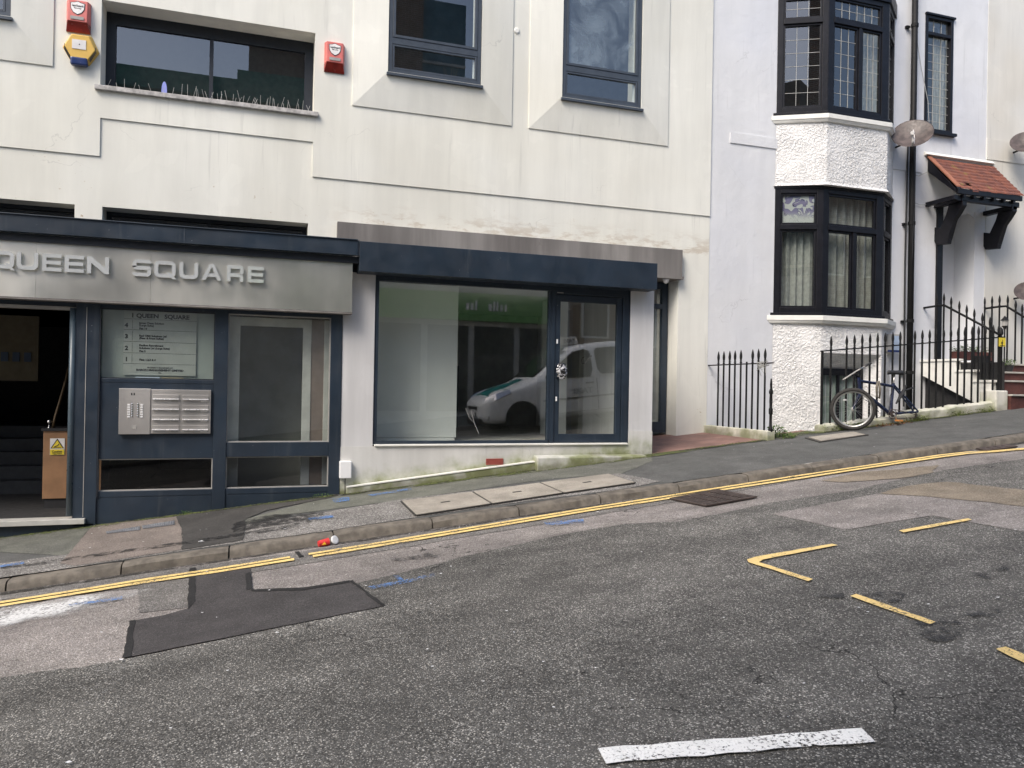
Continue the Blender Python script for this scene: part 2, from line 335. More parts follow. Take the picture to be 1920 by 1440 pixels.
def fade(mt, cx_, cy_, a_, b_):
    t = mt.node_tree; P = t.nodes['Principled BSDF']; old = P.inputs['Alpha'].links[0].from_socket
    def m_(op, x, y=0.0):
        n = t.nodes.new('ShaderNodeMath'); n.operation = op
        for i, v in ((0, x), (1, y)):
            if isinstance(v, (int, float)): n.inputs[i].default_value = v
            else: t.links.new(v, n.inputs[i])
        return n.outputs[0]
    g_ = t.nodes.new('ShaderNodeNewGeometry'); sp = t.nodes.new('ShaderNodeSeparateXYZ'); t.links.new(g_.outputs['Position'], sp.inputs[0])
    ex = m_('DIVIDE', m_('SUBTRACT', sp.outputs[0], cx_), a_); ey = m_('DIVIDE', m_('SUBTRACT', sp.outputs[1], cy_), b_)
    e = m_('SQRT', m_('ADD', m_('MULTIPLY', ex, ex), m_('MULTIPLY', ey, ey)))
    nz = t.nodes.new('ShaderNodeTexNoise'); nz.inputs['Scale'].default_value = 4; nz.inputs['Detail'].default_value = 6; t.links.new(g_.outputs['Position'], nz.inputs['Vector'])
    e = m_('ADD', e, m_('MULTIPLY', m_('SUBTRACT', nz.outputs[0], .5), 1.1))
    mr = t.nodes.new('ShaderNodeMapRange'); t.links.new(e, mr.inputs[0]); mr.inputs[1].default_value = .55; mr.inputs[2].default_value = 1.0; mr.inputs[3].default_value = 1; mr.inputs[4].default_value = 0
    t.links.new(m_('MULTIPLY', old, mr.outputs[0]), P.inputs['Alpha'])
fade(M['spill'], _c.x - .25, _c.y, .95, .33)
M['spill2'] = worn('faint_white_spill', (.6, .6, .59), (.52, .66), scale=30, big=2.5, dark=.9, op=.5)
M['blue_mark'] = worn('blue_spray_paint', (.09, .22, .50), (.43, .58), scale=45, big=6, op=.75)
M['stain'] = worn('dark_oil_stain', (.025, .024, .024), (.42, .58), scale=12, big=3, op=.7, rough=.5)
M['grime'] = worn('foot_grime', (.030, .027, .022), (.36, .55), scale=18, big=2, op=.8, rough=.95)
M['moss'] = worn('green_moss', (.10, .12, .03), (.44, .56), scale=30, big=4, rough=.95, op=.85)
# ------------------------------------------------------------ ground
def refine(pts, step=.09, jit=.006, seed=1):
    r = random.Random(seed); o = []
    for i, a in enumerate(pts):
        b = pts[(i + 1) % len(pts)]; n = max(1, int((b - a).length / step))
        for k in range(n):
            p = a.lerp(b, k / n); p = p.copy()
            p.x += r.uniform(-jit, jit); p.y += r.uniform(-jit, jit); o.append(p)
    return o
def sheet(name, px, mat, lift, fn=RD, jit=.006, kind='structure', world_pts=None):
    pts = world_pts if world_pts else [fn(*p) for p in px]
    pts = refine(pts, .09, jit, len(name) + len(pts)) if jit else pts
    s0 = (lambda p: SX * p.x + R0) if fn is RD else (lambda p: pave(p.x, p.y))
    m = MB().add([(p.x, p.y, s0(p) + lift) for p in pts], [tuple(range(len(pts)))])
    b = m.build(name, mat, origin=(pts[0].x, pts[0].y, s0(pts[0])), fix=False)
    me = b.data; bm = bmesh.new(); bm.from_mesh(me); bmesh.ops.triangulate(bm, faces=bm.faces)
    for f in bm.faces:
        if f.normal.z < 0: f.normal_flip()
    bm.to_mesh(me); bm.free()
    return tag(b, kind=kind) if kind else b
L, Rr = -120, 120
g = MB(); g.quad((L, -9 + .3, L * SX + R0), (Rr, -9 + .3, Rr * SX + R0), (Rr, -2.1, Rr * SX + R0), (L, -2.1, L * SX + R0)); struct('road', g, M['road_old'], origin=(0, -5, 0))
# ground sheet under everything, far to both sides
g = MB(); g.quad((L, -120, L * SX - .6), (Rr, -120, Rr * SX - .6), (Rr, 90, Rr * SX - .6), (L, 90, L * SX - .6)); gr = struct('ground', g, M['pave_mid'], origin=(0, 0, -.6))
gap = lambda X0, X1, y0, y1, lift=0.0: MB().quad(*[(x, y, pave(x, y) + lift) for x, y in ((X0, y0), (X1, y0), (X1, y1), (X0, y1))])
pm = MB()
for a, b, y1 in ((L, 5.27, .02), (5.27, 7.12, .02), (7.12, 8.18, .42), (8.18, 11.6, .06), (11.6, 13.45, .10), (13.45, Rr, 1.7)):
    pm.quad(*[(x, y, pave(x, y)) for x, y in ((a, -1.97), (b, -1.97), (b, y1), (a, y1))])
struct('pavement', pm, M['pave_dark'], origin=(0, -1, .17))
# opposite pavement
op = MB().quad(*[(x, y, SX * x + .12 + (y + 8.7) * -.02) for x, y in ((L, -12.2), (Rr, -12.2), (Rr, -8.85), (L, -8.85))]); struct('pavement', op, M['pave_mid'], origin=(0, -10, .12))
def kerb(y0, y1, x0, x1, name, zt, seed):
    r = random.Random(seed); m = MB(); x = x0
    while x < x1:
        ln = r.uniform(.86, .98) if x > -3 and x < 12 else 1.0
        a, b = x + .007, x + ln - .007; n = 6; vs = []; prof = [(y0 - .03 * (1 if y1 > y0 else -1), -.02), (y0 - .006 * (1 if y1 > y0 else -1), zt - .025), (y0 + .012 * (1 if y1 > y0 else -1), zt - .01), (y0 + .03 * (1 if y1 > y0 else -1), zt), (y1, zt + .002), (y1, -.05)]
        dz = r.uniform(-.006, .006); dy = r.uniform(-.008, .008)
        for i in range(n + 1):
            xx = a + (b - a) * i / n
            for (yy, zz) in prof:
                e = .006 if i in (0, n) else 0
                vs.append((xx, yy + dy + (r.uniform(-.002, .002)), SX * xx + zz + (dz + r.uniform(-.0015, .0015) - e if zz > 0 else 0)))
        m6 = len(prof); fs = [(i * m6 + k, i * m6 + k + 1, (i + 1) * m6 + k + 1, (i + 1) * m6 + k) for i in range(n) for k in range(m6 - 1)]
        fs += [tuple(range(m6)), tuple(n * m6 + k for k in range(m6 - 1, -1, -1))]
        m.add(vs, fs); x += ln
    return struct(name, m, M['kerb'], smooth='auto', origin=(0, y0, 0))
kerb(-2.11, -1.965, -14, 24, 'kerb', .122, 3)
kerb(-8.7, -8.86, -14, 24, 'kerb', .12, 4)

# road surfaces
sheet('road_surface', [(0, 1330), (130, 1268), (230, 1238), (720, 1138), (667, 1095), (783, 1067), (873, 1043), (1007, 1013), (1107, 993), (1173, 983), (1273, 978), (1357, 962), (1443, 943), (1590, 922), (1663, 905), (1780, 880), (1960, 855)], M['road_dark'], .004,
      world_pts=[RD(*p) for p in [(-120, 1292), (60, 1262), (150, 1252), (230, 1238), (720, 1138), (667, 1095), (783, 1067), (873, 1043), (1007, 1013), (1107, 993), (1173, 983), (1273, 978), (1357, 962), (1443, 943), (1590, 922), (1663, 905), (1780, 880), (1960, 855)]]
      + [Vector((16, -3.0, 0)), Vector((16, -8.65, 0)), Vector((-8, -8.65, 0)), Vector((-8, -6.5, 0))])
sheet('road_patch', [(1447, 965), (1673, 922), (1697, 916), (1960, 955), (1960, 1006), (1747, 968), (1583, 995)], M['road_old'], .008)
sheet('road_patch', [(1650, 927), (1697, 913), (1780, 905), (1960, 926), (1960, 957), (1800, 938)], M['brown_patch'], .012, jit=.02)
sheet('road_patch', [(1540, 902), (1600, 888), (1760, 873), (1745, 888), (1700, 896), (1590, 905)], M['brown_patch'], .006, jit=.02)
sheet('road_patch', [(0, 1126), (0, 1112), (560, 1036), (1245, 926), (1460, 893), (1700, 862), (1700, 866), (1240, 946), (560, 1060), (355, 1092), (355, 1140), (262, 1150), (256, 1104)], M['road_gutter'], .004, jit=.01)
sheet('road_patch', [(230, 1237), (243, 1167), (310, 1155), (352, 1143), (360, 1078), (470, 1064), (470, 1108), (570, 1105), (655, 1092), (720, 1138)], M['patch'], .009, jit=.004)
sheet('road_patch', [(355, 1068), (366, 1066), (366, 1130), (352, 1145), (352, 1138)], M['seal'], .0125)
sheet('road_patch', [(461, 1078), (470, 1075), (474, 1108), (462, 1108)], M['seal'], .0125)
sheet('road_patch', [(230, 1237), (243, 1167), (254, 1165), (245, 1234)], M['seal'], .0125)
sheet('road_patch', [(470, 1108), (570, 1104), (655, 1091), (655, 1095), (570, 1109), (472, 1112)], M['seal'], .0125)
sheet('road_patch', [(655, 1092), (661, 1091), (722, 1137), (714, 1138)], M['seal'], .0125)
sheet('road_patch', [(553, 1037), (560, 1036), (570, 1046), (561, 1047)], M['seal'], .0125)
# double yellow lines
def wavy_line(y0, y1, x0, x1, mat, name, lift=.016, seed=5, end=None):
    r = random.Random(seed); m = MB(); n = int((x1 - x0) / .12); vs = []; a = 0
    for i in range(n + 1):
        x = x0 + (x1 - x0) * i / n; a = .86 * a + r.uniform(-.004, .004); e = r.uniform(-.003, .003)
        for y in (y0, y1): vs.append((x, y + a + e + (.0 if x < 8.2 else (x - 8.2) * -.03), SX * x + R0 + lift))
    m.add(vs, [(2 * i, 2 * i + 2, 2 * i + 3, 2 * i + 1) for i in range(n)]); return struct(name, m, mat, origin=(x0, y0, SX * x0))
def ribbon(px, name, mat, w, x_from, x_to, seed, extra=()):
    pts = [RD(*p) for p in px]; d0 = (pts[1] - pts[0]).normalized(); pts = [pts[0] - d0 * 5] + pts + [pts[-1] + (pts[-1] - pts[-2]).normalized() * 5]
    r = random.Random(seed); vs = []; X = x_from
    while X < x_to:
        for p, q in zip(pts, pts[1:]):
            if p.x <= X <= q.x: y = p.y + (q.y - p.y) * (X - p.x) / (q.x - p.x); break
        hw = w / 2 + r.uniform(-.004, .003)
        for k in (-1, 1): vs.append((X, y + k * hw + r.uniform(-.002, .002), SX * X + R0 + .016))
        X += .09
    n = len(vs) // 2; m = MB().add(vs, [(2 * i, 2 * i + 2, 2 * i + 3, 2 * i + 1) for i in range(n - 1)]); return struct(name, m, mat, origin=vs[0])
up_ = [(0, 1133), (142, 1110.5), (260, 1091.5), (416, 1068), (700, 1022.5), (1100, 956), (1253, 932), (1345, 917.5), (1508, 892.5), (1631, 874.5), (1762, 855.5), (1817, 849.3), (1859, 848), (1917, 843)]
lo_ = [(0, 1139), (142, 1116), (260, 1096.5), (416, 1073.5), (700, 1027.5), (1100, 960.5), (1253, 936.8), (1345, 922), (1508, 897.5), (1631, 878.5), (1762, 859), (1817, 852), (1859, 849.5), (1917, 844.5)]
for a, b, s_ in ((-6, .36, 5), (.46, 16, 6)):
    ribbon(up_, 'yellow_line', M['paint_yellow'], .070, a, b, s_)
    ribbon(lo_, 'yellow_line', M['paint_yellow'], .080, a + .03, b, s_ + 9)
for p in ([(1400, 1053), (1420, 1047), (1560, 1023), (1570, 1026), (1430, 1053), (1424, 1058), (1524, 1090), (1516, 1094), (1403, 1058)],
          [(1684, 998), (1815, 975), (1822, 978), (1694, 1002)], [(1592, 1122), (1604, 1118), (1754, 1171), (1744, 1176)],
          [(1864, 1222), (1884, 1218), (1980, 1258), (1960, 1268)]):
    sheet('bay_marking', p, M['paint_yellow2'], .016, jit=.004)
sheet('white_line', [(1124, 1410), (1618, 1372), (1643, 1397), (1135, 1438)], M['paint_white'], .016, jit=.008)
# spills and spray marks
sheet('road_stain', [(-120, 1141), (80, 1127), (180, 1117), (300, 1104), (270, 1150), (160, 1190), (60, 1200), (-120, 1200)], M['spill'], .0165, jit=.02)
sheet('road_stain', [(170, 1235), (240, 1232), (220, 1290), (150, 1330), (160, 1270)], M['spill2'], .012, jit=.03)
sheet('road_stain', [(0, 1124), (60, 1116), (60, 1119), (0, 1128)], M['spill2'], .0165, jit=.005)
for p in ([(690, 1104), (760, 1091), (815, 1079), (815, 1084), (765, 1097), (694, 1109)], [(738, 1083), (748, 1083), (764, 1096), (752, 1098)],
          [(1020, 982), (1095, 976), (1095, 984), (1025, 988)], [(130, 1137), (230, 1122), (230, 1128), (130, 1140)]):
    sheet('spray_mark', p, M['blue_mark'], .0175, jit=.006)
for p in ([(1590, 1122), (1640, 1112), (1700, 1120), (1690, 1134), (1620, 1128)], [(1720, 1170), (1800, 1165), (1810, 1200), (1740, 1208)], [(1830, 1080), (1855, 1078), (1858, 1086), (1835, 1088)],
          [(1866, 1066), (1890, 1064), (1892, 1074), (1868, 1076)], [(1820, 1155), (1880, 1150), (1880, 1160), (1825, 1163)], [(735, 1052), (800, 1040), (830, 1044), (760, 1056)], [(1530, 1120), (1585, 1118), (1585, 1124), (1535, 1125)]):
    sheet('road_stain', p, M['stain'], .0145, jit=.03)
# pavement surfaces
PV = lambda *a, **k: sheet(*a, fn=G, **k)
PV('pavement_surface', [(-80, 1032), (-80, 1012), (176, 985), (160, 1000), (135, 1035), (120, 1042)], M['pave_mid'], .004)
PV('pavement_surface', [(620, 931), (900, 893), (1222, 852), (1222, 866), (1160, 890), (1030, 898), (740, 940), (520, 968), (460, 985), (455, 975)], M['pave_mid'], .004, jit=.012)
PV('pavement_surface', [(-80, 1068), (130, 1040), (460, 985), (760, 936), (1160, 888), (1238, 903), (1180, 916), (930, 948), (600, 998), (366, 1030), (142, 1064), (-80, 1096)], M['pave_speck'], .005, jit=.01)
PV('pavement_surface', [(176, 985), (330, 970), (341, 995), (341, 1032), (142, 1062), (112, 1058)], M['pave_pink'], .009)
PV('pavement_surface', [(330, 970), (430, 950), (620, 932), (620, 934), (500, 958), (460, 975), (460, 1000), (455, 1014), (342, 1032), (341, 992)], M['pave_black'], .010, jit=.012)
PV('pavement_stain', [(0, 1066), (200, 1038), (341, 1018), (460, 1000), (600, 975), (560, 990), (460, 1006), (341, 1024), (200, 1043), (0, 1070)], M['stain'], .014, jit=.01)
PV('pavement_stain', [(430, 985), (500, 968), (600, 960), (620, 972), (520, 985), (440, 1000)], M['stain'], .013, jit=.03)
for p in ([(620, 936), (655, 934), (655, 941), (628, 945)], [(578, 974), (625, 968), (625, 973), (580, 978)], [(690, 930), (770, 917), (772, 921), (700, 932)], [(0, 1063), (45, 1056), (45, 1060), (0, 1067)]):
    sheet('spray_mark', p, M['blue_mark'], .0155, fn=G, jit=.006)
gp = [Vector((-7 + i * .35, -2.145, 0)) for i in range(66)]; rg = random.Random(31)
sheet('gutter_grime', None, M['grime'], .0065, jit=.004, world_pts=gp + [Vector((p.x, -2.145 - .05 - .07 * rg.random(), 0)) for p in reversed(gp)])
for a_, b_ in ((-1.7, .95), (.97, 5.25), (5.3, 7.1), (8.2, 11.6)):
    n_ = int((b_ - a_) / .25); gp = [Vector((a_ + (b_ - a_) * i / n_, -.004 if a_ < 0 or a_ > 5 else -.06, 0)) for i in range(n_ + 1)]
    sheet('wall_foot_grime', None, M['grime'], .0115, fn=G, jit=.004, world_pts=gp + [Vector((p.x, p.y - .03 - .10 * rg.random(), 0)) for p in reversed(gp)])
# small litter specks on road and pavement
r = random.Random(12); m = MB()
for i in range(150):
    on = r.random() < .45
    if on: X = r.uniform(-2, 10); Y = r.uniform(-1.8, -.1); z = pave(X, Y) + .019
    else: X = r.uniform(-1, 6); Y = r.uniform(-7, -2.2); z = SX * X + R0 + .020
    s = r.uniform(.004, .011) * (1.5 if r.random() < .1 else 1); a = r.uniform(0, 3.1)
    n = r.randint(4, 6); pts = [(X + math.cos(a + 6.283 * k / n) * s * r.uniform(.6, 1.5), Y + math.sin(a + 6.283 * k / n) * s * r.uniform(.5, 1.2), z + SX * 0 + r.uniform(0, .003)) for k in range(n)]
    m.quad(*pts)
tag(m.build('litter_specks', M['paper']), kind='stuff')
# chamber covers in the pavement
def cover(pts_world, label, slot):
    m = MB(); pts = [Vector((x, y, pave(x, y))) for x, y in pts_world]
    c = sum(pts, Vector()) / 4
    t = thing('chamber_cover', c, label, 'manhole cover', 'concrete chamber covers set in the pavement')
    m.prism([p + Vector((0, 0, .016)) for p in pts], (0, 0, .012)); m.build('slab', M['cover_stone'], t, bevel=.003)
    k = MB().prism([c + Vector((a, b, .0285 + SX * a)) for a, b in ((-.05, -.022), (.05, -.022), (.05, .022), (-.05, .022))], (0, 0, .003)); k.build('keyhole_plate', M['cover_dark'], t)
    e = MB()
    for i in range(4):
        a, b = pts[i], pts[(i + 1) % 4]; d = (b - a).normalized(); nn = Vector((d.y, -d.x, 0)).normalized() * .018
        e.prism([a + nn + Vector((0, 0, .014)), b + nn + Vector((0, 0, .014)), b + Vector((0, 0, .014)), a + Vector((0, 0, .014))], (0, 0, .009))
    e.build('frame', M['cover_dark'], t)
cover([(1.56, -1.88), (2.36, -1.84), (2.36, -1.08), (1.56, -1.06)], 'lowest of the three joined concrete chamber covers, nearest the litter cup', 1)
cover([(2.385, -1.84), (3.19, -1.80), (3.19, -1.08), (2.385, -1.08)], 'middle one of the three joined concrete chamber covers in front of the shop window', 1)
cover([(3.215, -1.80), (4.08, -1.79), (4.08, -1.10), (3.215, -1.08)], 'highest of the three joined concrete chamber covers, nearest the shop door', 1)
a = [G(*p) for p in ((1516, 822), (1600, 812), (1622, 817), (1540, 829))]; c = sum(a, Vector()) / 4
t = thing('chamber_cover', c, 'single narrow pale chamber cover in the dark pavement below the bicycle', 'manhole cover')
MB().prism([p + Vector((0, 0, .010)) for p in a], (0, 0, .012)).build('slab', M['cover_stone'], t)
MB().prism([c + (p - c) * 1.13 + Vector((0, 0, .002)) for p in a], (0, 0, .012)).build('frame', M['cover_dark'], t)
# two ribbed plates by the entrance
for k, (px, lab) in enumerate((([(198, 1000), (262, 990), (262, 996), (200, 1001 + 2)], 'left one of the two small grey ribbed metal plates by the entrance step'), ([(266, 989), (327, 979), (327, 986), (268, 994)], 'right one of the two small grey ribbed metal plates by the entrance step'))):
    a = [G(*p) for p in px]; m = MB().prism([p + Vector((0, 0, .013)) for p in a], (0, 0, .006))
    for i in range(14):
        f = (i + .5) / 14; p = a[0].lerp(a[1], f); q = a[3].lerp(a[2], f); m.tube([p + Vector((0, 0, .019)), q + Vector((0, 0, .019))], .006, 4)
    tag(m.build('cover_plate', M['slab']), lab, 'cover plate', 'grey plates by the entrance step')
# cast iron grate in the road and gully at the kerb
def grate(px, label, bars):
    a = [RD(*p) for p in px]; c = sum(a, Vector()) / 4
    t = thing('drain_grate', c, label, 'drain grate')
    e = MB()
    for i in range(4):
        p, q = a[i], a[(i + 1) % 4]; d = (q - p).normalized(); nn = (c - p); nn = (nn - d * nn.dot(d)).normalized() * .03
        e.prism([p + Vector((0, 0, .012)), q + Vector((0, 0, .012)), q + nn + Vector((0, 0, .012)), p + nn + Vector((0, 0, .012))], (0, 0, .014))
    e.build('frame', M['iron_rust'], t)
    m = MB().prism([c + (p - c) * .94 + Vector((0, 0, .010)) for p in a], (0, 0, .006))
    m.build('pan', M['cover_dark'], t)
    g = MB()
    for i in range(bars):
        f = (i + .5) / bars; p = a[0].lerp(a[1], f); q = a[3].lerp(a[2], f)
        for u in range(4):
            s0, s1 = p.lerp(q, .05 + u * .235), p.lerp(q, .05 + u * .235 + .19); w = (a[1] - a[0]).normalized() * .013
            g.prism([s0 - w + Vector((0, 0, .017)), s0 + w + Vector((0, 0, .017)), s1 + w + Vector((0, 0, .017)), s1 - w + Vector((0, 0, .017))], (0, 0, .010))
    g.build('grille', M['iron_rust'], t)
grate([(1255, 938), (1325, 952), (1420, 935), (1345, 921)], 'rusty cast iron drain grate in the road beside the double yellow lines', 13)
grate([(1830, 844), (1850, 848), (1908, 840), (1890, 836)], 'small dark gully grate in the gutter at the upper end of the kerb', 8)

# ------------------------------------------------------------ cell walls
def cell_wall(m, xs, zs, solid, yf, yb, edge=True):
    xs = sorted(set(round(x, 4) for x in xs)); zs = sorted(set(round(z, 4) for z in zs))
    ok = [[solid((xs[i] + xs[i + 1]) / 2, (zs[j] + zs[j + 1]) / 2) for j in range(len(zs) - 1)] for i in range(len(xs) - 1)]
    def at(i, j): return 0 <= i < len(xs) - 1 and 0 <= j < len(zs) - 1 and ok[i][j]
    for i in range(len(xs) - 1):
        for j in range(len(zs) - 1):
            if not ok[i][j]: continue
            x0, x1, z0, z1 = xs[i], xs[i + 1], zs[j], zs[j + 1]
            m.quad((x0, yf, z0), (x1, yf, z0), (x1, yf, z1), (x0, yf, z1))
            if edge:
                if not at(i - 1, j): m.quad((x0, yb, z0), (x0, yf, z0), (x0, yf, z1), (x0, yb, z1))
                if not at(i + 1, j): m.quad((x1, yf, z0), (x1, yb, z0), (x1, yb, z1), (x1, yf, z1))
                if not at(i, j - 1): m.quad((x0, yb, z0), (x1, yb, z0), (x1, yf, z0), (x0, yf, z0))
                if not at(i, j + 1): m.quad((x0, yf, z1), (x1, yf, z1), (x1, yb, z1), (x0, yb, z1))
    return m
inr = lambda x, z, h: h[0] < x < h[1] and h[2] < z < h[3]

# ============================================================ CREAM OFFICE BUILDING
office = thing('office_building', (1.5, 1.6, .33), 'cream rendered office block with navy shopfront and flat stainless steel sign over its entrance', 'building')
TOP = 12.0
big = (-2.03, .68, 5.46, 6.60)                      # wide recessed window
w1 = (W(726, 100).x, W(900, 100).x, W(724, 139).z, W(724, 139).z + 2.2)   # narrow casement windows, bottoms at the sill
w2 = (W(1051, 100).x, W(1199, 100).x, W(1048, 185).z, W(1048, 185).z + 2.2)
zW = (w1[2] + w2[2]) / 2
w1 = (w1[0], w1[1], zW, zW + 2.1); w2 = (w2[0], w2[1], zW, zW + 2.1)
w0 = (-4.3, W(25, 20).x, zW, zW + 2.1)
clA = (-6, -2.30, 3.45, 3.90); clB = (-1.98, .63, 3.45, 3.90)
XE = W(1331, 400).x                                  # seam with the white house
def sol_base(x, z):
    if any(inr(x, z, h) for h in (big, w1, w2, w0, clA, clB)): return False
    if z < 3.47 and x < 6.62: return False           # behind the shop projection / alcove door
    return True
xs = [-14, XE, 6.62] + [h[i] for h in (big, w1, w2, w0, clA, clB) for i in (0, 1)]
zs = [.0, 3.47, TOP] + [h[i] for h in (big, w1, w2, w0, clA, clB) for i in (2, 3)]
m = MB(); cell_wall(m, xs, zs, sol_base, 1.6, 2.0)
m.build('wall', M['cream'], office)
# the slightly proud upper skin with the stepped lower outline
zl1 = (W(0, 275).z + W(188, 293).z) / 2; zl2 = (W(188, 222).z + W(586, 266).z) / 2; zl3 = (W(586, 332).z + W(1329, 405).z) / 2
xl1 = W(188, 250).x; xl2 = W(586, 300).x
pan1 = (W(660, 198).x, W(958, 237).x, (W(660, 198).z + W(958, 237).z) / 2, TOP)
pan2 = (W(990, 242).x, W(1250, 275).x, (W(990, 242).z + W(1250, 275).z) / 2, TOP)
pan0 = (-6, W(100, 125).x, (W(0, 113).z + W(100, 125).z) / 2, TOP)
zp = (pan1[2] + pan2[2] + pan0[2]) / 3
pan0, pan1, pan2 = [(p[0], p[1], zp, zp + 3.6) for p in (pan0, pan1, pan2)]
def sol_up(x, z):
    if any(inr(x, z, h) for h in (big, w1, w2, w0, pan0, pan1, pan2)): return False
    if x < xl1: return z > zl1
    if x < xl2: return z > zl2
    return z > zl3
m = MB(); cell_wall(m, [-14, XE - .006, xl1, xl2] + [h[i] for h in (big, w1, w2, w0, pan0, pan1, pan2) for i in (0, 1)], [zl1, zl2, zl3, TOP] + [h[i] for h in (big, w1, w2, pan1, pan2) for i in (2, 3)], sol_up, 1.582, 1.598)
m.build('upper_render', M['cream'], office)
# raised window surrounds: flat frustum panels
for p, w in ((pan0, w0), (pan1, w1), (pan2, w2)):
    m = MB(); yo, yi = 1.565, 1.50
    o = [(p[0], p[2]), (p[1], p[2]), (p[1], p[3]), (p[0], p[3])]; i_ = [(w[0] - .0, w[2] - .0), (w[1], w[2]), (w[1], w[3]), (w[0], w[3])]
    for k in range(4):
        k2 = (k + 1) % 4
        m.quad((*[o[k][0]], yo, o[k][1]), (o[k2][0], yo, o[k2][1]), (i_[k2][0], yi, i_[k2][1]), (i_[k][0], yi, i_[k][1]))
        m.quad((o[k][0], 1.599, o[k][1]), (o[k2][0], 1.599, o[k2][1]), (o[k2][0], yo, o[k2][1]), (o[k][0], yo, o[k][1]))
        m.quad((i_[k][0], yi, i_[k][1]), (i_[k2][0], yi, i_[k2][1]), (i_[k2][0], 1.70, i_[k2][1]), (i_[k][0], 1.70, i_[k][1]))
    m.build('window_surround', M['cream'], office)
def frame_mb(m, x0, x1, z0, z1, y0, y1, t, tb=None, tt=None):
    tb = tb or t; tt = tt or t
    m.box(x0, x0 + t, y0, y1, z0, z1); m.box(x1 - t, x1, y0, y1, z0, z1)
    m.box(x0 + t, x1 - t, y0 + .001, y1 - .001, z0, z0 + tb); m.box(x0 + t, x1 - t, y0 + .001, y1 - .001, z1 - tt, z1); return m
for k, w in enumerate((w0, w1, w2)):
    zt = W(895, 100).z if k < 2 else W(895, 100).z
    zt = zW + .47                                    # transom
    f = frame_mb(MB(), w[0] + .006, w[1] - .006, w[2], w[3], 1.515, 1.60, .055).build('window', M['grey_frame'], office)
    MB().box(w[0] + .062, w[1] - .062, 1.518, 1.597, zt - .045, zt + .045).build('transom', M['grey_frame'], f)
    s = frame_mb(MB(), w[0] + .066, w[1] - .066, zt + .048, w[3] - .06, 1.508, 1.56, .04); frame_mb(s, w[0] + .066, w[1] - .066, w[2] + .058, zt - .048, 1.522, 1.56, .03); s.build('sash', M['grey_frame'], f, bevel=.004)
    MB().quad((w[0] + .06, 1.55, w[2] + .05), (w[1] - .06, 1.55, w[2] + .05), (w[1] - .06, 1.55, w[3] - .05), (w[0] + .06, 1.55, w[3] - .05)).build('pane', M['glass'], f)
    MB().prism([(w[0] - .02, 1.46, w[2] - .055), (w[0] - .02, 1.60, w[2] - .055), (w[0] - .02, 1.60, w[2] + .004), (w[0] - .02, 1.46, w[2] - .02)], (w[1] - w[0] + .04, 0, 0)).build('sill', M['grey_frame'], f)
    rm = MB(); x0, x1, z0, z1 = w[0], w[1], w[2], w[3]
    rm.quad((x0 - 1, 3.2, z0 - .5), (x1 + 1, 3.2, z0 - .5), (x1 + 1, 3.2, z1 + .3), (x0 - 1, 3.2, z1 + .3)); rm.quad((x0 - 1, 1.99, z1 + .3), (x1 + 1, 1.99, z1 + .3), (x1 + 1, 3.2, z1 + .3), (x0 - 1, 3.2, z1 + .3))
    rm.quad((x0 - 1, 1.99, z0 - .5), (x1 + 1, 1.99, z0 - .5), (x1 + 1, 3.2, z0 - .5), (x0 - 1, 3.2, z0 - .5)); rm.quad((x0 - 1, 1.99, z0 - .5), (x0 - 1, 3.2, z0 - .5), (x0 - 1, 3.2, z1 + .3), (x0 - 1, 1.99, z1 + .3)); rm.quad((x1 + 1, 1.99, z0 - .5), (x1 + 1, 3.2, z0 - .5), (x1 + 1, 3.2, z1 + .3), (x1 + 1, 1.99, z1 + .3))
    rm.build('interior', M['dim'], f)
    if k: MB().box(w[1] - .11, w[1] - .075, 1.56, 1.62, w[2] + .06, w[3] - .06).build('blind_edge', M['room_white'], f)
    if k == 2:
        t_ = NT('patchy_blue_grey_film'); nn_ = t_.noise(1.7, 6, .65, dist=.6); cm = t_.out((.42, .46, .52), .6, alpha=t_.ramp(nn_, .36, .66, .05, .62))
        MB().quad((w[0] + .07, 1.556, zt + .05), (w[1] - .13, 1.556, zt + .05), (w[1] - .13, 1.556, w[3] - .05), (w[0] + .07, 1.556, w[3] - .05)).build('pane_film', cm, f)
# the third window carries a patchy blue-grey film over its upper pane
# wide recessed window
yw = 1.98
f = frame_mb(MB(), big[0], big[1], big[2] + .0, big[3], yw - .06, yw, .12, .05, .16); f.box(-.73, -.68, yw - .05, yw - .002, big[2] + .05, big[3] - .16)
f = f.build('ribbon_window', M['navy_dark'], office)
MB().quad((big[0] + .1, yw - .03, big[2] + .04), (big[1] - .1, yw - .03, big[2] + .04), (big[1] - .1, yw - .03, big[3] - .1), (big[0] + .1, yw - .03, big[3] - .1)).build('pane', M['glass'], f)
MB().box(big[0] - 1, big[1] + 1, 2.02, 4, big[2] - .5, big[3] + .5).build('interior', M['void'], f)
m = MB(); m.box(big[0] - .06, big[1] + .06, 1.53, 1.93, big[2] - .05, big[2] + .012); m.build('sill', M['lead_sill'], f, bevel=.006)
MB().add([(-1.30 + .035 * math.sin(a) , 1.9 , 5.62 + .13 * math.cos(a)) for a in [i * math.pi / 8 for i in range(16)]], [tuple(range(16))]).build('blue_card', simple('pale_blue_card', (.3, .34, .75), .5), f)
# clerestory strip windows above the shop roof
for h in (clA, clB):
    f = frame_mb(MB(), h[0], h[1], h[2], h[3], 1.90, 1.95, .05)
    if h is clB: f.box(-.72, -.68, 1.90, 1.95, h[2], h[3])
    f = f.build('clerestory_window', M['navy_dark'], office)
    MB().quad((h[0], 1.93, h[2]), (h[1], 1.93, h[2]), (h[1], 1.93, h[3]), (h[0], 1.93, h[3])).build('pane', M['glass_dark'], f)
    MB().box(h[0] - .1, h[1] + .1, 2.01, 2.8, h[2] - .1, h[3] + .1).build('interior', M['void'], f)
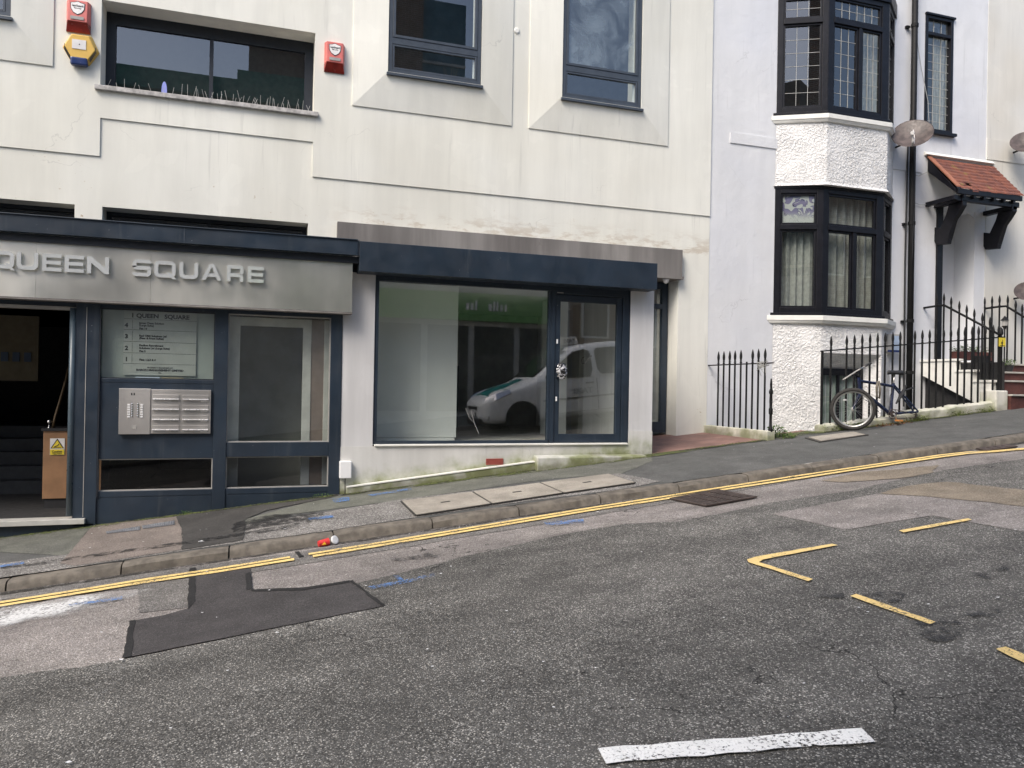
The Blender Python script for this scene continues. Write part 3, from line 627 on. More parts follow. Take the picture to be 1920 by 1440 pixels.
# weathered metal lintel
m = MB().box(1.03, 6.60, 1.50, 1.597, 3.50, 3.94); m.box(1.03, 6.62, 1.485, 2.4, 3.455, 3.50); m.build('lintel', M['strip'], office)
# roof over shopfront, navy parapet fascias
MB().box(-7, 5.18, -.20, 1.48, 3.10, 3.18).build('shop_roof', M['navy_dark'], office)
m = MB(); m.box(-7, 1.11, -.27, -.2, 3.185, 3.365); m.box(-7, 1.11, -.285, -.1, 3.365, 3.377); m.build('parapet_fascia', M['navy'], office, bevel=.003)
MB().box(-.825, -.815, -.2725, -.2702, 3.186, 3.364).build('fascia_joint', M['grey_frame'], office)
m = MB(); m.box(1.135, 5.17, -.26, .02, 3.00, 3.362); m.build('shutter_box', M['navy'], office, bevel=.004)
m = MB()
for x in (1.55, 2.5, 3.4, 4.3, 4.95): MB().lathe([(.006, 0), (.006, .003), (.0, .004)], (x, -.2600, 3.02), (0, -1, 0), 8).build('fixing', M['grey_frame'], office)
m.box(1.112, 1.133, -.25, -.2, 3.19, 3.37); m.build('fascia_end', M['grey_frame'], office)
# piers and plinth of the shop
m = MB(); m.box(.975, 1.37, .0, .3, .25, 3.02); m.build('pier', M['pier'], office, bevel=.006); MB().box(4.90, 5.27, .0, 1.597, .62, 3.02).build('pier', M['pier'], office, bevel=.006)
m = MB(); m.add([(.97, -.004, .16), (4.90, -.004, .58), (4.90, .25, .58), (.97, .25, .16), (.97, -.004, .862), (4.90, -.004, .862), (4.90, .25, .862), (.97, .25, .862)], [(0, 3, 2, 1), (4, 5, 6, 7), (0, 1, 5, 4), (1, 2, 6, 5), (2, 3, 7, 6), (3, 0, 4, 7)])
m.build('plinth', M['plinth'], office)
m = MB(); m.box(4.899, 5.272, -.006, .3, .60, 1.05); m.build('pier_base', M['plinth'], office)
# sloping footing along the shop
a, b = F(650, 914, -.06), F(1003, 866, -.06)
m = MB().prism([(a.x, -.07, .1), (b.x, -.07, .4), (b.x, -.07, b.z), (a.x, -.07, a.z)], (0, .065, 0)); m.build('footing', M['plinth'], office, bevel=.008)
m = MB().prism([(a.x, -.078, a.z - .002), (b.x, -.078, b.z - .002), (b.x, -.078, b.z + .012), (a.x, -.078, a.z + .012)], (0, .073, 0)); m.build('footing_cap', M['trim_white'], office)
# door step
zs_ = F(1020, 858, -.18).z; m = MB().add([(3.50, -.18, .45), (5.30, -.18, .65), (5.30, -.008, .65), (3.50, -.008, .45), (3.50, -.18, zs_), (5.10, -.18, zs_ - .0), (5.10, -.008, zs_ + .02), (3.50, -.008, zs_ + .02)], [(0, 3, 2, 1), (4, 5, 6, 7), (0, 1, 5, 4), (1, 2, 6, 5), (2, 3, 7, 6), (3, 0, 4, 7)])
m.build('door_step', M['plinth'], office, bevel=.012)
m = MB().box(1.39, 4.88, -.03, .03, .864, .886); m.build('shop_sill', M['trim_white'], office, bevel=.004)
# air brick
q0, q1 = F(911, 861, 0), F(943, 869, 0); m = MB()
for i in range(5): m.box(q0.x, q1.x, -.016, -.004, q1.z - .012 + i * .0165, q1.z + i * .0165)
m.build('air_brick', simple('red_air_brick', (.30, .06, .045), .7, var=.2), office)
# shop window and door
f = MB(); f.box(1.375, 3.72, .02, .10, .888, .925); f.box(1.375, 4.90, .02, .10, 2.94, 3.02); f.box(1.375, 1.42, .02, .10, .925, 2.94); f.box(3.70, 3.735, .025, .10, .925, 2.94)
f = f.build('shop_window', M['navy'], office, bevel=.003)
MB().quad((1.40, .06, .92), (3.71, .06, .92), (3.71, .06, 2.95), (1.40, .06, 2.95)).build('pane', M['glass_shop'], f)
f = MB(); f.box(3.735, 3.79, .015, .11, .888, 2.94); f.box(4.795, 4.90, .015, .11, .888, 2.94); f.box(3.79, 4.795, .015, .11, 2.90, 2.94); f.box(4.895, 4.902, .0, .015, .87, 3.0)
frm = f.build('door_frame', M['navy'], office, bevel=.003)
d = frame_mb(MB(), 3.795, 4.79, .892, 2.896, .03, .09, .075, .115, .09).build('shop_door', M['navy'], office, bevel=.004)
MB().quad((3.86, .06, 1.0), (4.72, .06, 1.0), (4.72, .06, 2.82), (3.86, .06, 2.82)).build('pane', M['glass_shop'], d)
for yy_ in (640, 748): MB().box(3.815, 3.838, .022, .03, F(1044, yy_, 0).z - .03, F(1044, yy_, 0).z + .03).build('lock', M['white_plastic'], d, bevel=.003)
hz = F(1050, 695, 0).z; m = MB(); m.tube([(3.83, -.0, hz + .09), (3.83, -.03, hz + .05), (3.83, -.03, hz - .07), (3.83, 0.02, hz - .1)], .012, 8); m.build('handle', M['chrome'], d, smooth=True)
m = MB(); m.box(3.81, 3.90, .013, .0285, 2.912, 2.925); m.build('door_label', M['label_grey'], frm)
# crumpled bag hung on the handle: top-level thing
r = random.Random(4); m = MB(); vs = []; n1, n2 = 16, 14
for i in range(n2 + 1):
    v = i / n2; z = hz + .10 - .21 * v; w = .028 + .045 * math.sin(math.pi * min(1, v * 1.05)) ** .7
    for k in range(n1):
        a = 6.283 * k / n1; rr = w * r.uniform(.7, 1.2); vs.append((3.87 + rr * math.cos(a) + .012 * v, -.035 + rr * .6 * math.sin(a), z + r.uniform(-.006, .006)))
m.add(vs, [(i * n1 + k, i * n1 + (k + 1) % n1, (i + 1) * n1 + (k + 1) % n1, (i + 1) * n1 + k) for i in range(n2) for k in range(n1)] + [tuple(range(n1)), tuple(n2 * n1 + k for k in range(n1))])
tb = thing('tied_bag', (3.87, -.035, hz - .11), 'crumpled black and silver plastic bag tied round the shop door handle', 'bag')
t_ = NT('crumpled_black_silver_foil'); cc = t_.mix(t_.ramp(t_.noise(26, 2, dist=1.5), .5, .56), (.012, .012, .014), (.6, .6, .62)); bagm = t_.out(cc, .25)
m.build('bag_body', bagm, tb)
MB().tube([(3.83, -.03, hz + .06), (3.86, -.06, hz + .09), (3.9, -.05, hz + .06), (3.88, -.04, hz + .02)], .007, 6).build('tie', M['ink'], tb)
# scribble on the door glass
m = MB(); m.tube([F(x, y, .052) for x, y in ((1096, 669), (1092, 671), (1090, 676), (1091, 681), (1096, 682), (1101, 678), (1104, 672), (1109, 667))], .0035, 5)
m.build('door_scribble', M['ink'], d)
# peeling tape marks on glass, low left of the shop window
m = MB(); m.tube([F(x, y, .054) for x, y in ((873, 765), (880, 783), (886, 790))], .003, 4); m.tube([F(x, y, .054) for x, y in ((883, 770), (890, 795), (898, 813))], .0035, 4)
m.build('glass_scratch', simple('white_scratch', (.32, .32, .32), .8), frm)
# room behind the shop window
ys = 4.6; m = MB()
m.quad((1.3, ys, .88), (5.24, ys, .88), (5.24, ys, 3.05), (1.3, ys, 3.05)); m.build('back_wall', M['room'], office)
MB().quad((1.0, .1, .885), (5.24, .1, .885), (5.24, ys, .885), (1.0, ys, .885)).build('shop_floor', M['room_floor'], office)
MB().quad((1.0, .1, 3.02), (5.24, .1, 3.02), (5.24, ys, 3.02), (1.0, ys, 3.02)).build('shop_ceiling', M['room_white'], office)
MB().box(1.0, 1.3, .3, ys, .88, 3.02).build('side_wall', M['room'], office)
MB().box(5.22, 5.26, .3, ys, .88, 3.02).build('side_wall', M['room_white'], office)
m = MB(); m.box(1.305, F(857, 700, .6).x, .6, .68, .93, 3.0); m.box(1.305, F(857, 700, .6).x - .02, .605, .8, .886, .925); m.build('partition', M['room_white'], office)
MB().box(4.30, 4.62, 1.6, 1.9, .886, 3.015).build('column', M['room_white'], office)
MB().box(3.2, 3.45, 3.9, 4.0, .89, 2.0).build('cabinet', M['grey_frame'], office)
# alcove door right of the shop, in the main wall plane
ax0, ax1 = 5.6, W(1252, 700).x * 1.0
ya = 1.9; m = MB(); x1 = F(1252, 700, ya).x; x0 = x1 - .9; z0 = pave(6.4, 1.6) + .03
frame_mb(m, x0, x1 - .02, z0, 3.44, ya, ya + .08, .1, .18, .1); m.box(x0, x1 - .02, ya + .002, ya + .078, 3.0, 3.08); dd = m.build('side_door', M['navy'], office)
MB().quad((x0, ya + .05, z0), (x1, ya + .05, z0), (x1, ya + .05, 3.45), (x0, ya + .05, 3.45)).build('pane', M['glass'], dd)
MB().box(x0 - .3, x1 + .3, 2.05, 3.2, z0, 3.5).build('interior', M['room'], dd)
MB().box(x1, 6.62, ya - .3, 2.4, .6, 3.46).build('alcove_return', M['cream'], office)
MB().box(5.0, 5.6, 2.0, 2.3, .5, 3.46).build('alcove_return', M['cream'], office)
# red tiled forecourt
fc = MB().quad(*[(x, y, pave(x, 0) + (.02 if y > .1 else .004) + .0 * y) for x, y in ((5.27, -.0), (7.18, 0), (7.18, 2.1), (5.27, 2.1))]); struct('forecourt', fc, M['tile_red'], origin=(6, .8, .8))

# entrance frontage (left)
nav = MB()
nav.box(-1.935, -1.70, -.02, .14, .0, 2.50)          # broad post, foot below the pavement
nav.box(-1.70, -.35 + .0, -.0, .08, .735, 1.575) if False else None
nav.box(-.49, -.345, -.012, .12, -.2, 2.50)
nav.box(.835, .972, -.012, .14, -.2, 2.55)
nav.box(-1.70, -.49, -.002, .10, 1.605, 1.65)        # rail under the directory
nav.box(-1.70, -.49, .002, .12, .74, 1.605)          # panel with the letter boxes
nav.box(-1.70, -.49, -.004, .12, .31, .375); nav.box(-1.70, -.49, .0, .12, -.3, .31)
nav.box(-.345, .835, -.004, .12, .75, .92); nav.box(-.345, .835, -.004, .12, .31, .375); nav.box(-.345, .835, .0, .12, -.3, .31)
nav.box(-7, .975, -.0, .12, 2.44, 2.56)
fr = nav.build('entrance_frame', M['navy'], office, bevel=.004)
MB().box(-1.83, -1.824, -.0235, -.0195, .1, 2.44).build('frame_joint', M['label_grey'], fr)
MB().box(-1.70, -1.685, -.022, .0, .31, 2.44).build('bead', M['navy_dark'], fr)
m = MB(); m.tube([(-1.965, -.01, .12), (-1.965, -.01, 2.42)], .032, 10); m.build('door_post', simple('grey_blue_post', (.06, .085, .105), .35, var=.1), fr, smooth=True)
MB().box(-7, -1.93, -.01, .1, 2.40, 2.435).build('door_head', M['label_grey'], fr)
MB().prism([(-7, -.08, .03), (-1.80, -.08, .03), (-1.80, -.08, .088), (-7, -.08, .088)], (0, .2, 0)).build('threshold', simple('pale_threshold', (.55, .54, .50), .5, .3, var=.1), office, bevel=.004)
MB().box(-7, -1.72, -.02, .1, -.8, .02).build('threshold_riser', M['navy'], office)
pn = []
for nm, (x0, x1, z0, z1), gm in (('directory_window', (-1.70, -.49, 1.65, 2.44), 'glass'), ('low_window', (-1.70, -.49, .375, .74), 'glass_dark'), ('side_window', (-.345, .835, .92, 2.44), 'glass_shop'), ('low_window', (-.345, .835, .375, .75), 'glass_dark')):
    f = frame_mb(MB(), x0, x1, z0, z1, .012, .05, .012).build(nm, M['label_grey'] if z0 < 1 else M['navy_dark'], office)
    MB().quad((x0, .04, z0), (x1, .04, z0), (x1, .04, z1), (x0, .04, z1)).build('pane', M[gm], f); pn.append(f)
# frosted backing and directory board (its own thing behind the glass)
MB().box(-1.70, -.49, .10, .12, 1.65, 2.44).build('backing', M['board_grey'], pn[0])
bx0, bx1 = F(232, 640, .085).x, F(368, 640, .085).x
bd = thing('directory_board', ((bx0 + bx1) / 2, .09, 1.68), 'pale tenant directory board headed 1 QUEEN SQUARE behind glass', 'sign')
zt, zb = F(300, 578, .085).z, F(300, 704, .085).z
MB().box(bx0, bx1, .080, .088, zb, zt).build('board', M['strip_board'], bd)
yl = [F(300, y, .085).z for y in (600, 620, 642, 663, 683)]
m = MB()
for z in yl: m.box(bx0, bx1, .0785, .0798, z - .0015, z + .0015)
for i in range(4): m.box(bx0 + .088, bx0 + .0905, .0785, .0798, yl[i + 1] + .012, yl[i] - .012)
m.build('rule', M['ink'], bd)
T = MB()
def tx(s, px, py, size, al='LEFT', sx=1.0, bold=0.0):
    p = F(px, py, .078); bold = bold + size * .022; q = text_mb(s, size, p.x, .0785, p.z, al, sx, .0006, bold=bold); T.add(q.v, q.f)
tx('1 QUEEN   SQUARE', 301, 597, .066, 'CENTER', 1.08, .0012)
for s, y in (('4', 613), ('3', 634), ('2', 656), ('1', 677)): tx(s, 234, y, .066, 'LEFT', 1, .0015)
for s, y in (('James Chase Solution', 607), ('(Large Suite)', 611.5), ('Flat 14', 617.5), ('Red CRM Solutions Ltd', 631), ('(Rear & Front Suites)', 635.5), ('Pavilion Recruitment', 649), ('Solutions Ltd (Large Suite)', 654), ('Flat 5', 660), ('Flats 1,2,3 & 4', 676)): tx(s, 261, y, .030, bold=.0008)
tx('PROPERTY MANAGED BY', 300, 691, .022, 'CENTER', 1.1); tx('BARON MANAGEMENT LIMITED', 300, 696, .031, 'CENTER', 1.12, .0009); tx('TEL. 01273 000000'.replace('000000', '800800') if False else 'TEL.', 300, 700.5, .02, 'CENTER')
T.build('lettering', M['ink'], bd)
m = MB(); m.box(F(254, 710, .06).x, F(299, 710, .06).x, .055, .075, 1.652, 1.675); m.build('envelope', simple('white_envelope', (.7, .78, .9), .6), bd)
MB().box(F(303, 710, .06).x, F(344, 710, .06).x, .055, .075, 1.652, 1.674).build('envelope', simple('buff_envelope', (.45, .38, .25), .6), bd)
# inside the side window: white door lining, brown strip
m = MB(); ywn = .16; P = lambda px: F(px, 700, ywn).x
m.box(P(428), P(449), ywn, ywn + .05, .38, 2.42); m.box(P(449), P(567), ywn, ywn + .05, F(500, 612, ywn).z, 2.42); m.box(P(567), P(583), ywn, ywn + .05, .38, 2.42); m.box(P(607), P(618), ywn, ywn + .05, .38, 2.42)
m.build('inner_lining', simple('white_gloss_lining', (.62, .61, .57), .5, var=.1), office, bevel=.004)
MB().box(P(583), P(607), ywn + .01, ywn + .04, .38, 2.42).build('inner_panel', simple('brown_lining', (.25, .19, .16), .6, var=.1), office)
MB().box(-.34, .84, .75, .8, .17, 2.45).build('inner_wall', simple('dim_olive_wall', (.27, .265, .23), .9, var=.2, nscale=1.5), office)
# dark rooms behind the entrance
m = MB(); zf = .085
m.quad((-7, .12, zf), (.95, .12, zf), (.95, 5, zf), (-7, 5, zf)); m.quad((-7, .12, 2.5), (.95, .12, 2.5), (.95, 5, 2.5), (-7, 5, 2.5)); m.quad((-7, 5, zf), (.95, 5, zf), (.95, 5, 2.5), (-7, 5, 2.5)); m.quad((-7, .12, zf), (-7, 5, zf), (-7, 5, 2.5), (-7, .12, 2.5)); m.quad((.95, .12, zf), (.95, 5, zf), (.95, 5, 2.5), (.95, .12, 2.5)); m.box(-1.68, -1.6, .13, 5, zf, 2.5)
m.box(-7, .95, .13, 5, 2.5, 2.56)
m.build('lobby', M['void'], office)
m = MB()
for i in range(5): m.box(-5, -2.75, 2.2 + i * .28, 4.9, zf, zf + .17 * (i + 1))
m.build('lobby_stair', simple('dark_slate_stair', (.03, .034, .04), .6), office)
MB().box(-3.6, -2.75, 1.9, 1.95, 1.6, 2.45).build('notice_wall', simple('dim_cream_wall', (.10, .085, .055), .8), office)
m = MB()
for i in range(4): m.box(-3.3 + i * .13, -3.22 + i * .13, 1.885, 1.898, 1.85, 1.97)
m.build('wall_notice', simple('blue_notice', (.03, .05, .09), .6), office)
# reception desk end
dx0 = F(80, 870, .8).x; desk = thing('reception_desk', (dx0 + .35, 1.0, zf), 'brown wooden desk end with a black top just inside the dark doorway', 'desk')
MB().box(dx0 + .02, dx0 + .8, .82, 1.3, zf, F(100, 935, .8).z).build('kick_base', M['ink'], desk)
MB().box(dx0, dx0 + .8, .8, 1.3, F(100, 935, .8).z, F(100, 808, .8).z).build('panel', M['wood'], desk, bevel=.004)
MB().box(dx0 - .02, dx0 + .8, .78, 1.32, F(100, 808, .8).z, F(100, 803, .8).z).build('top', M['ink'], desk)
p = F(92, 803, .85); m = MB().lathe([(.022, 0), (.022, .012), (.008, .015), (.008, .05), (.02, .06), (.026, .08), (.02, .1), (.0, .106)], p, n=12)
tag(m.build('desk_bell', M['chrome'], smooth=True), 'small chrome knob bell standing on the black desk top', 'bell')
m = MB().tube([F(137, 660, 1.2), F(120, 725, 1.05), F(103, 783, .95), F(99, 803, .92)], .016, 8); tag(m.build('brass_pole', M['brass'], smooth=True), 'dull brass pole leaning in the doorway above the wooden desk', 'pole')
# warning sign on the desk
sg = thing('warning_sign', F(107, 852, .79), 'yellow and white warning sticker with a triangle on the brown desk end', 'sign')
a, b = F(94, 822, .795), F(121, 853, .795)
MB().box(a.x, b.x, .792, .798, b.z, a.z).build('plate', M['label_white'], sg)
cx = (a.x + b.x) / 2; hh = a.z - b.z; MB().box(a.x + .003, b.x - .003, .789, .7915, b.z + .003, b.z + hh * .34).build('caption_band', M['sign_yellow'], sg)
tri = lambda s, y: MB().prism([(cx - .072 * s, y, b.z + hh * .40 + .012 * (1 - s)), (cx + .072 * s, y, b.z + hh * .40 + .012 * (1 - s)), (cx, y, b.z + hh * .40 + .012 * (1 - s) + .118 * s)], (0, -.002, 0))
tri(1.0, .7915).build('triangle_border', M['ink'], sg); tri(.82, .7892).build('triangle', M['sign_yellow'], sg)
m = MB(); m.tube([(cx - .03, .7865, b.z + hh * .40 + .02), (cx + .005, .7865, b.z + hh * .40 + .035), (cx + .02, .7865, b.z + hh * .40 + .055)], .005, 6); m.tube([(cx - .04, .7865, b.z + hh * .4 + .014), (cx + .04, .7865, b.z + hh * .4 + .014)], .003, 6); q = text_mb('Caution', .034, cx, .7885, b.z + .032, 'CENTER', bold=.0008); m.add(q.v, q.f); q = text_mb('Floor slippery', .018, cx, .7885, b.z + .018, 'CENTER'); m.add(q.v, q.f); q = text_mb('when wet', .018, cx, .7885, b.z + .006, 'CENTER'); m.add(q.v, q.f)
m.build('pictogram', M['ink'], sg)

# steel sign with raised chrome letters
sgn = thing('fascia_sign', (-1.5, -.16, 2.51), 'long brushed steel fascia sign with raised chrome letters QUEEN SQUARE', 'sign')
m = MB(); zs0, zs1 = 2.505, 3.195
for a, b in ((-7, F(68, 500, -.16).x), (F(68, 500, -.16).x, F(283, 500, -.16).x), (F(283, 500, -.16).x, 1.065)): m.box(a + .001, b - .001, -.17, -.02, zs0, zs1)
m.build('panel', M['steel'], sgn)
MB().box(-7, 1.07, -.173, -.02, zs0 - .022, zs0 - .002).build('lower_trim', M['strip'], sgn)
MB().box(-7, 1.068, -.1725, -.1, zs1 - .008, zs1).build('top_edge', M['trim_white'], sgn)
# letters as solid strokes on a wide 1.4 : 1 grid
def arc(cx_, cz_, rx, rz, a0, a1, n=6): return [(cx_ + rx * math.cos(rad(a0 + (a1 - a0) * i / n)), cz_ + rz * math.sin(rad(a0 + (a1 - a0) * i / n))) for i in range(n + 1)]
def ring(w, h, t, r, m, x, y, z, dep, gap=None):
    o = arc(w - r, h - r, r, r, 0, 90) + arc(r, h - r, r, r, 90, 180) + arc(r, r, r, r, 180, 270) + arc(w - r, r, r, r, 270, 360); ri = max(.004, r - t)
    i_ = arc(w - t - ri, h - t - ri, ri, ri, 0, 90) + arc(t + ri, h - t - ri, ri, ri, 90, 180) + arc(t + ri, t + ri, ri, ri, 180, 270) + arc(w - t - ri, t + ri, ri, ri, 270, 360); n = len(o)
    for k in range(n):
        k2 = (k + 1) % n; pts = [(x + q[0], y, z + q[1]) for q in (o[k], o[k2], i_[k2], i_[k])]; m.prism(pts, (0, -dep, 0))
def poly(m, pts, x, y, z, dep): m.prism([(x + a, y, z + b) for a, b in pts], (0, -dep, 0))
def letter(ch, x, z, w, h, y=-.180, dep=.028):
    t = h * .215; th = h * .205; m = MB(); r = h * .3
    if ch == 'Q':
        ring(w, h, t, r, m, x, y, z, dep); poly(m, [(w * .55, h * .32), (w * .70, h * .32), (w * 1.06, -.015), (w * .86, -.015)], x, y - .002, z, dep)
    elif ch == 'U':
        o = [(0, h), (0, r)] + arc(r, r, r, r, 180, 270)[1:] + arc(w - r, r, r, r, 270, 360) + [(w, h)]; ri = r - t * .6
        i_ = [(t, h), (t, t + ri)] + arc(t + ri, t + ri, ri, ri, 180, 270)[1:] + arc(w - t - ri, t + ri, ri, ri, 270, 360) + [(w - t, h)]
        for k in range(len(o) - 1): poly(m, [o[k], o[k + 1], i_[k + 1], i_[k]], x, y, z, dep)
    elif ch == 'E':
        for p in ([(0, 0), (t, 0), (t, h), (0, h)], [(t, 0), (w, 0), (w, th), (t, th)], [(t, h - th), (w, h - th), (w, h), (t, h)], [(t, h / 2 - th / 2), (w * .96, h / 2 - th / 2), (w * .96, h / 2 + th / 2), (t, h / 2 + th / 2)]): poly(m, p, x, y, z, dep)
    elif ch == 'N':
        for p in ([(0, 0), (t, 0), (t, h), (0, h)], [(w - t, 0), (w, 0), (w, h), (w - t, h)], [(t, h), (t, h * .62), (w - t, 0), (w - t, h * .38)]): poly(m, p, x, y, z, dep)
    elif ch == 'A':
        for p in ([(0, 0), (t * 1.1, 0), (w * .5, h * .82), (w * .5, h), (w * .38, h)], [(w, 0), (w - t * 1.1, 0), (w * .5, h * .82), (w * .5, h), (w * .62, h)], [(w * .28, h * .2), (w * .72, h * .2), (w * .66, h * .42), (w * .34, h * .42)]): poly(m, p, x, y, z, dep if p[0][0] != w * .28 else dep - .003)
    elif ch == 'R':
        for p in ([(0, 0), (t, 0), (t, h), (0, h)], [(t, h - th), (w - r * .6, h - th), (w - r * .5, h), (t, h)], [(w - t, h * .42), (w, h * .5), (w, h - r * .5), (w - r * .5, h), (w - r * .6, h - th), (w - t, h - th - .01)], [(t, h * .28), (w - t, h * .28), (w - .01, h * .42), (w - t, h * .5), (t, h * .5)], [(w - t, 0), (w, 0), (w, h * .3), (w - .01, h * .42), (w - t, h * .28)]): poly(m, p, x, y, z, dep)
    elif ch == 'S':
        for p in ([(r * .5, h - th), (w, h - th), (w, h - th * .5), (w - r * .4, h), (r * .6, h), (0, h - r * .5), (0, h - th)], [(0, h * .5), (0, h - th), (t, h - th), (t, h * .5 + .01)], [(r * .5, h * .39), (w - r * .5, h * .39), (w, h * .5), (w - r * .4, h * .61), (0, h * .61), (0, h * .5)], [(w - t, th), (w, th), (w, h * .5), (w - t, h * .39)], [(0, th), (0, th * .5), (r * .4, 0), (w - r * .5, 0), (w, r * .5), (w, th)]): poly(m, p, x, y, z, dep)
    return m
mletter = simple('polished_letter_metal', (.84, .86, .85), .16, .55, var=.04)
hL = .185
for ch, a, b, y in (('Q', -12, 26, 518), ('U', 31, 71, 520), ('E', 79, 115, 522), ('E', 121, 157, 525), ('N', 163, 204, 527), ('S', 248, 283, 531), ('Q', 289, 329, 533), ('U', 336, 371, 534), ('A', 378, 415, 536), ('R', 425, 456, 538), ('E', 464, 494, 540)):
    x0 = F(a, y, -.2).x; x1 = F(b, y, -.2).x; z0 = 2.795
    letter(ch, x0, z0, x1 - x0, hL).build('letter', mletter, sgn)
print('letter z', F(71, 533, -.2).z, F(71, 500, -.2).z, F(480, 536, -.2).z)

# letter boxes and intercom
ip = thing('intercom_panel', (-1.3, -.02, 1.05), 'brushed steel intercom panel with two columns of call buttons', 'intercom')
a, b = F(224, 729, -.03), F(281, 814, -.03); za, zb2 = F(224, 728, -.03).z, F(281, 814, -.03).z
MB().box(a.x, b.x, -.045, .0, zb2, za).build('plate', M['steel2'], ip, bevel=.003)
m = MB(); w = (b.x - a.x)
for i in range(6):
    z = za - (za - zb2) * (.355 + i * .052)
    for u in (.27, .68): m.box(a.x + w * u, a.x + w * (u + .09), -.052, -.044, z - .008, z + .007)
m.build('name_button', M['white_plastic'], ip)
m = MB()
for i in range(6):
    z = za - (za - zb2) * (.345 + i * .052)
    for u in (.42, .60): m.lathe([(.010, 0), (.010, .006), (.0, .009)], (a.x + w * u, -.045, z), (0, -1, 0), 8)
m.build('call_button', M['chrome'], ip)
m = MB(); m.box(a.x + w * .38, a.x + w * .42, -.047, -.044, za - .075, za - .05); m.box(a.x + w * .46, a.x + w * .50, -.047, -.044, za - .075, za - .05); m.build('speaker_slot', M['ink'], ip)
MB().box(a.x + w * .44, a.x + w * .57, -.048, -.044, zb2 + .06, zb2 + .10).build('reader', M['label_grey'], ip)
lb = thing('letterbox_bank', (-.75, -.02, 1.05), 'bank of eight brushed steel letter boxes in two columns beside the intercom', 'letter box')
c0, c1 = F(283, 729, -.03).x, F(396, 729, -.03).x; m = MB().box(c0, c1, -.035, .0, zb2 + .006, za - .006); m.build('plate', M['steel2'], lb, bevel=.003)
cw = (c1 - c0)
for i in range(4):
    for j in range(2):
        x0 = c0 + cw * (.035 + .49 * j); x1 = x0 + cw * .435; zt_ = za - .006 - (za - zb2) * (.115 + i * .225)
        f = MB().box(x0, x1, -.042, -.034, zt_ - .058, zt_).build('letter_box', M['steel2'], lb, bevel=.002)
        MB().prism([(x0, -.042, zt_ - .055), (x0, -.060, zt_ - .058), (x0, -.060, zt_ - .050), (x0, -.042, zt_ - .045)], (x1 - x0, 0, 0)).build('flap_lip', simple('bright_lip', (.85, .85, .85), .25, .6) if (i, j) == (0, 0) else bpy.data.materials['bright_lip'], f)
        MB().box(x1 - (x1 - x0) * .3, x1 - .012, -.040, -.034, zt_ - .078, zt_ - .062).build('name_plate', M['label_white'] if j else M['label_grey'], f)

# white meter box and cable at the foot of the pier
a, b = F(637, 865, -.07), F(659, 897, -.07); mb = thing('utility_box', (a.x + .06, -.04, b.z), 'small white plastic utility box low on the pier between the two shopfronts', 'utility box')
MB().box(a.x, b.x, -.075, -.001, b.z, a.z).build('cover', M['white_plastic'], mb, bevel=.01)
MB().tube([((a.x + b.x) / 2, -.03, b.z), ((a.x + b.x) / 2 + .002, -.03, b.z - .2)], .006, 6).build('cable', M['ink'], mb)
# security light dome under the lintel
p = F(1255, 525, 1.45); sl = thing('security_camera', p, 'small white dome camera under the end of the weathered metal lintel', 'camera')
MB().lathe([(.055, 0), (.055, -.02), (.045, -.03), (.045, -.05), (.02, -.075), (0, -.08)], (p.x, 1.56, 3.455)).build('dome', M['label_white'], sl, smooth=True)
MB().lathe([(.062, 0), (.062, -.012), (.05, -.014)], (p.x, 1.56, 3.456)).build('mount', M['label_grey'], sl)

# alarm boxes
def alarm(x0, y0, x1, y1, label):
    a, b = W(x0, y0), W(x1, y1); yy = 1.58; w = b.x - a.x; hgt = a.z - b.z
    t = thing('alarm_box', ((a.x + b.x) / 2, yy, b.z), label, 'alarm box', 'red alarm boxes on the cream wall')
    def fr_(z0, z1, i0, i1, d0, d1):   # tapered slab
        return MB().add([(a.x + i0, yy - d0, z0), (b.x - i0, yy - d0, z0), (b.x - i1, yy - d1, z1), (a.x + i1, yy - d1, z1), (a.x, yy, z0), (b.x, yy, z0), (b.x, yy, z1), (a.x, yy, z1)], [(0, 1, 2, 3), (4, 7, 6, 5), (0, 4, 5, 1), (1, 5, 6, 2), (2, 6, 7, 3), (3, 7, 4, 0)])
    zm = b.z + hgt * .28
    fr_(zm, a.z, .03, .03, .10, .07).build('casing', M['red_box'], t, bevel=.006)
    fr_(b.z, zm - .002, .0, .03, .02, .095).build('lens', M['red_lens'], t, bevel=.004)
    cx_ = (a.x + b.x) / 2; cz = b.z + hgt * .74; s = w * .27; yf = lambda z: yy - .10 + .03 * (z - zm) / (a.z - zm) - .003
    sh = [(-1, .75), (-.5, .85), (0, 1.05), (.5, .85), (1, .75), (.95, -.2), (.6, -.8), (0, -1.15), (-.6, -.8), (-.95, -.2)]
    MB().prism([(cx_ + u * s * 1.1, yf(cz + v * s) , cz + v * s * 1.1) for u, v in sh], (0, -.002, 0)).build('shield_border', M['ink'], t)
    MB().prism([(cx_ + u * s, yf(cz + v * s) - .0022, cz + v * s) for u, v in sh], (0, -.002, 0)).build('shield', M['label_white'], t)
    m = MB(); q = text_mb('LanGuard', s * .42, cx_, yf(cz) - .0065, cz + s * .2, 'CENTER', bold=.0006); m.add(q.v, q.f); q = text_mb('Security', s * .34, cx_, yf(cz) - .0065, cz - s * .2, 'CENTER'); m.add(q.v, q.f); m.build('lettering', M['ink'], t)
    MB().box(cx_ - w * .27, cx_ + w * .27, yf(zm) - .004, yf(zm), zm + hgt * .06, zm + hgt * .16).build('label_strip', M['label_grey'], t)
alarm(126, 3, 171, 67, 'red alarm box above the yellow hexagonal one, left of the wide recessed window')
alarm(608, 81, 645, 141, 'red alarm box on its own, right of the wide recessed window')
c_ = W(153, 94); hx = thing('alarm_box', (c_.x, 1.58, c_.z - .2), 'yellow hexagonal alarm box with a dark blue beacon, below a red one', 'alarm box')
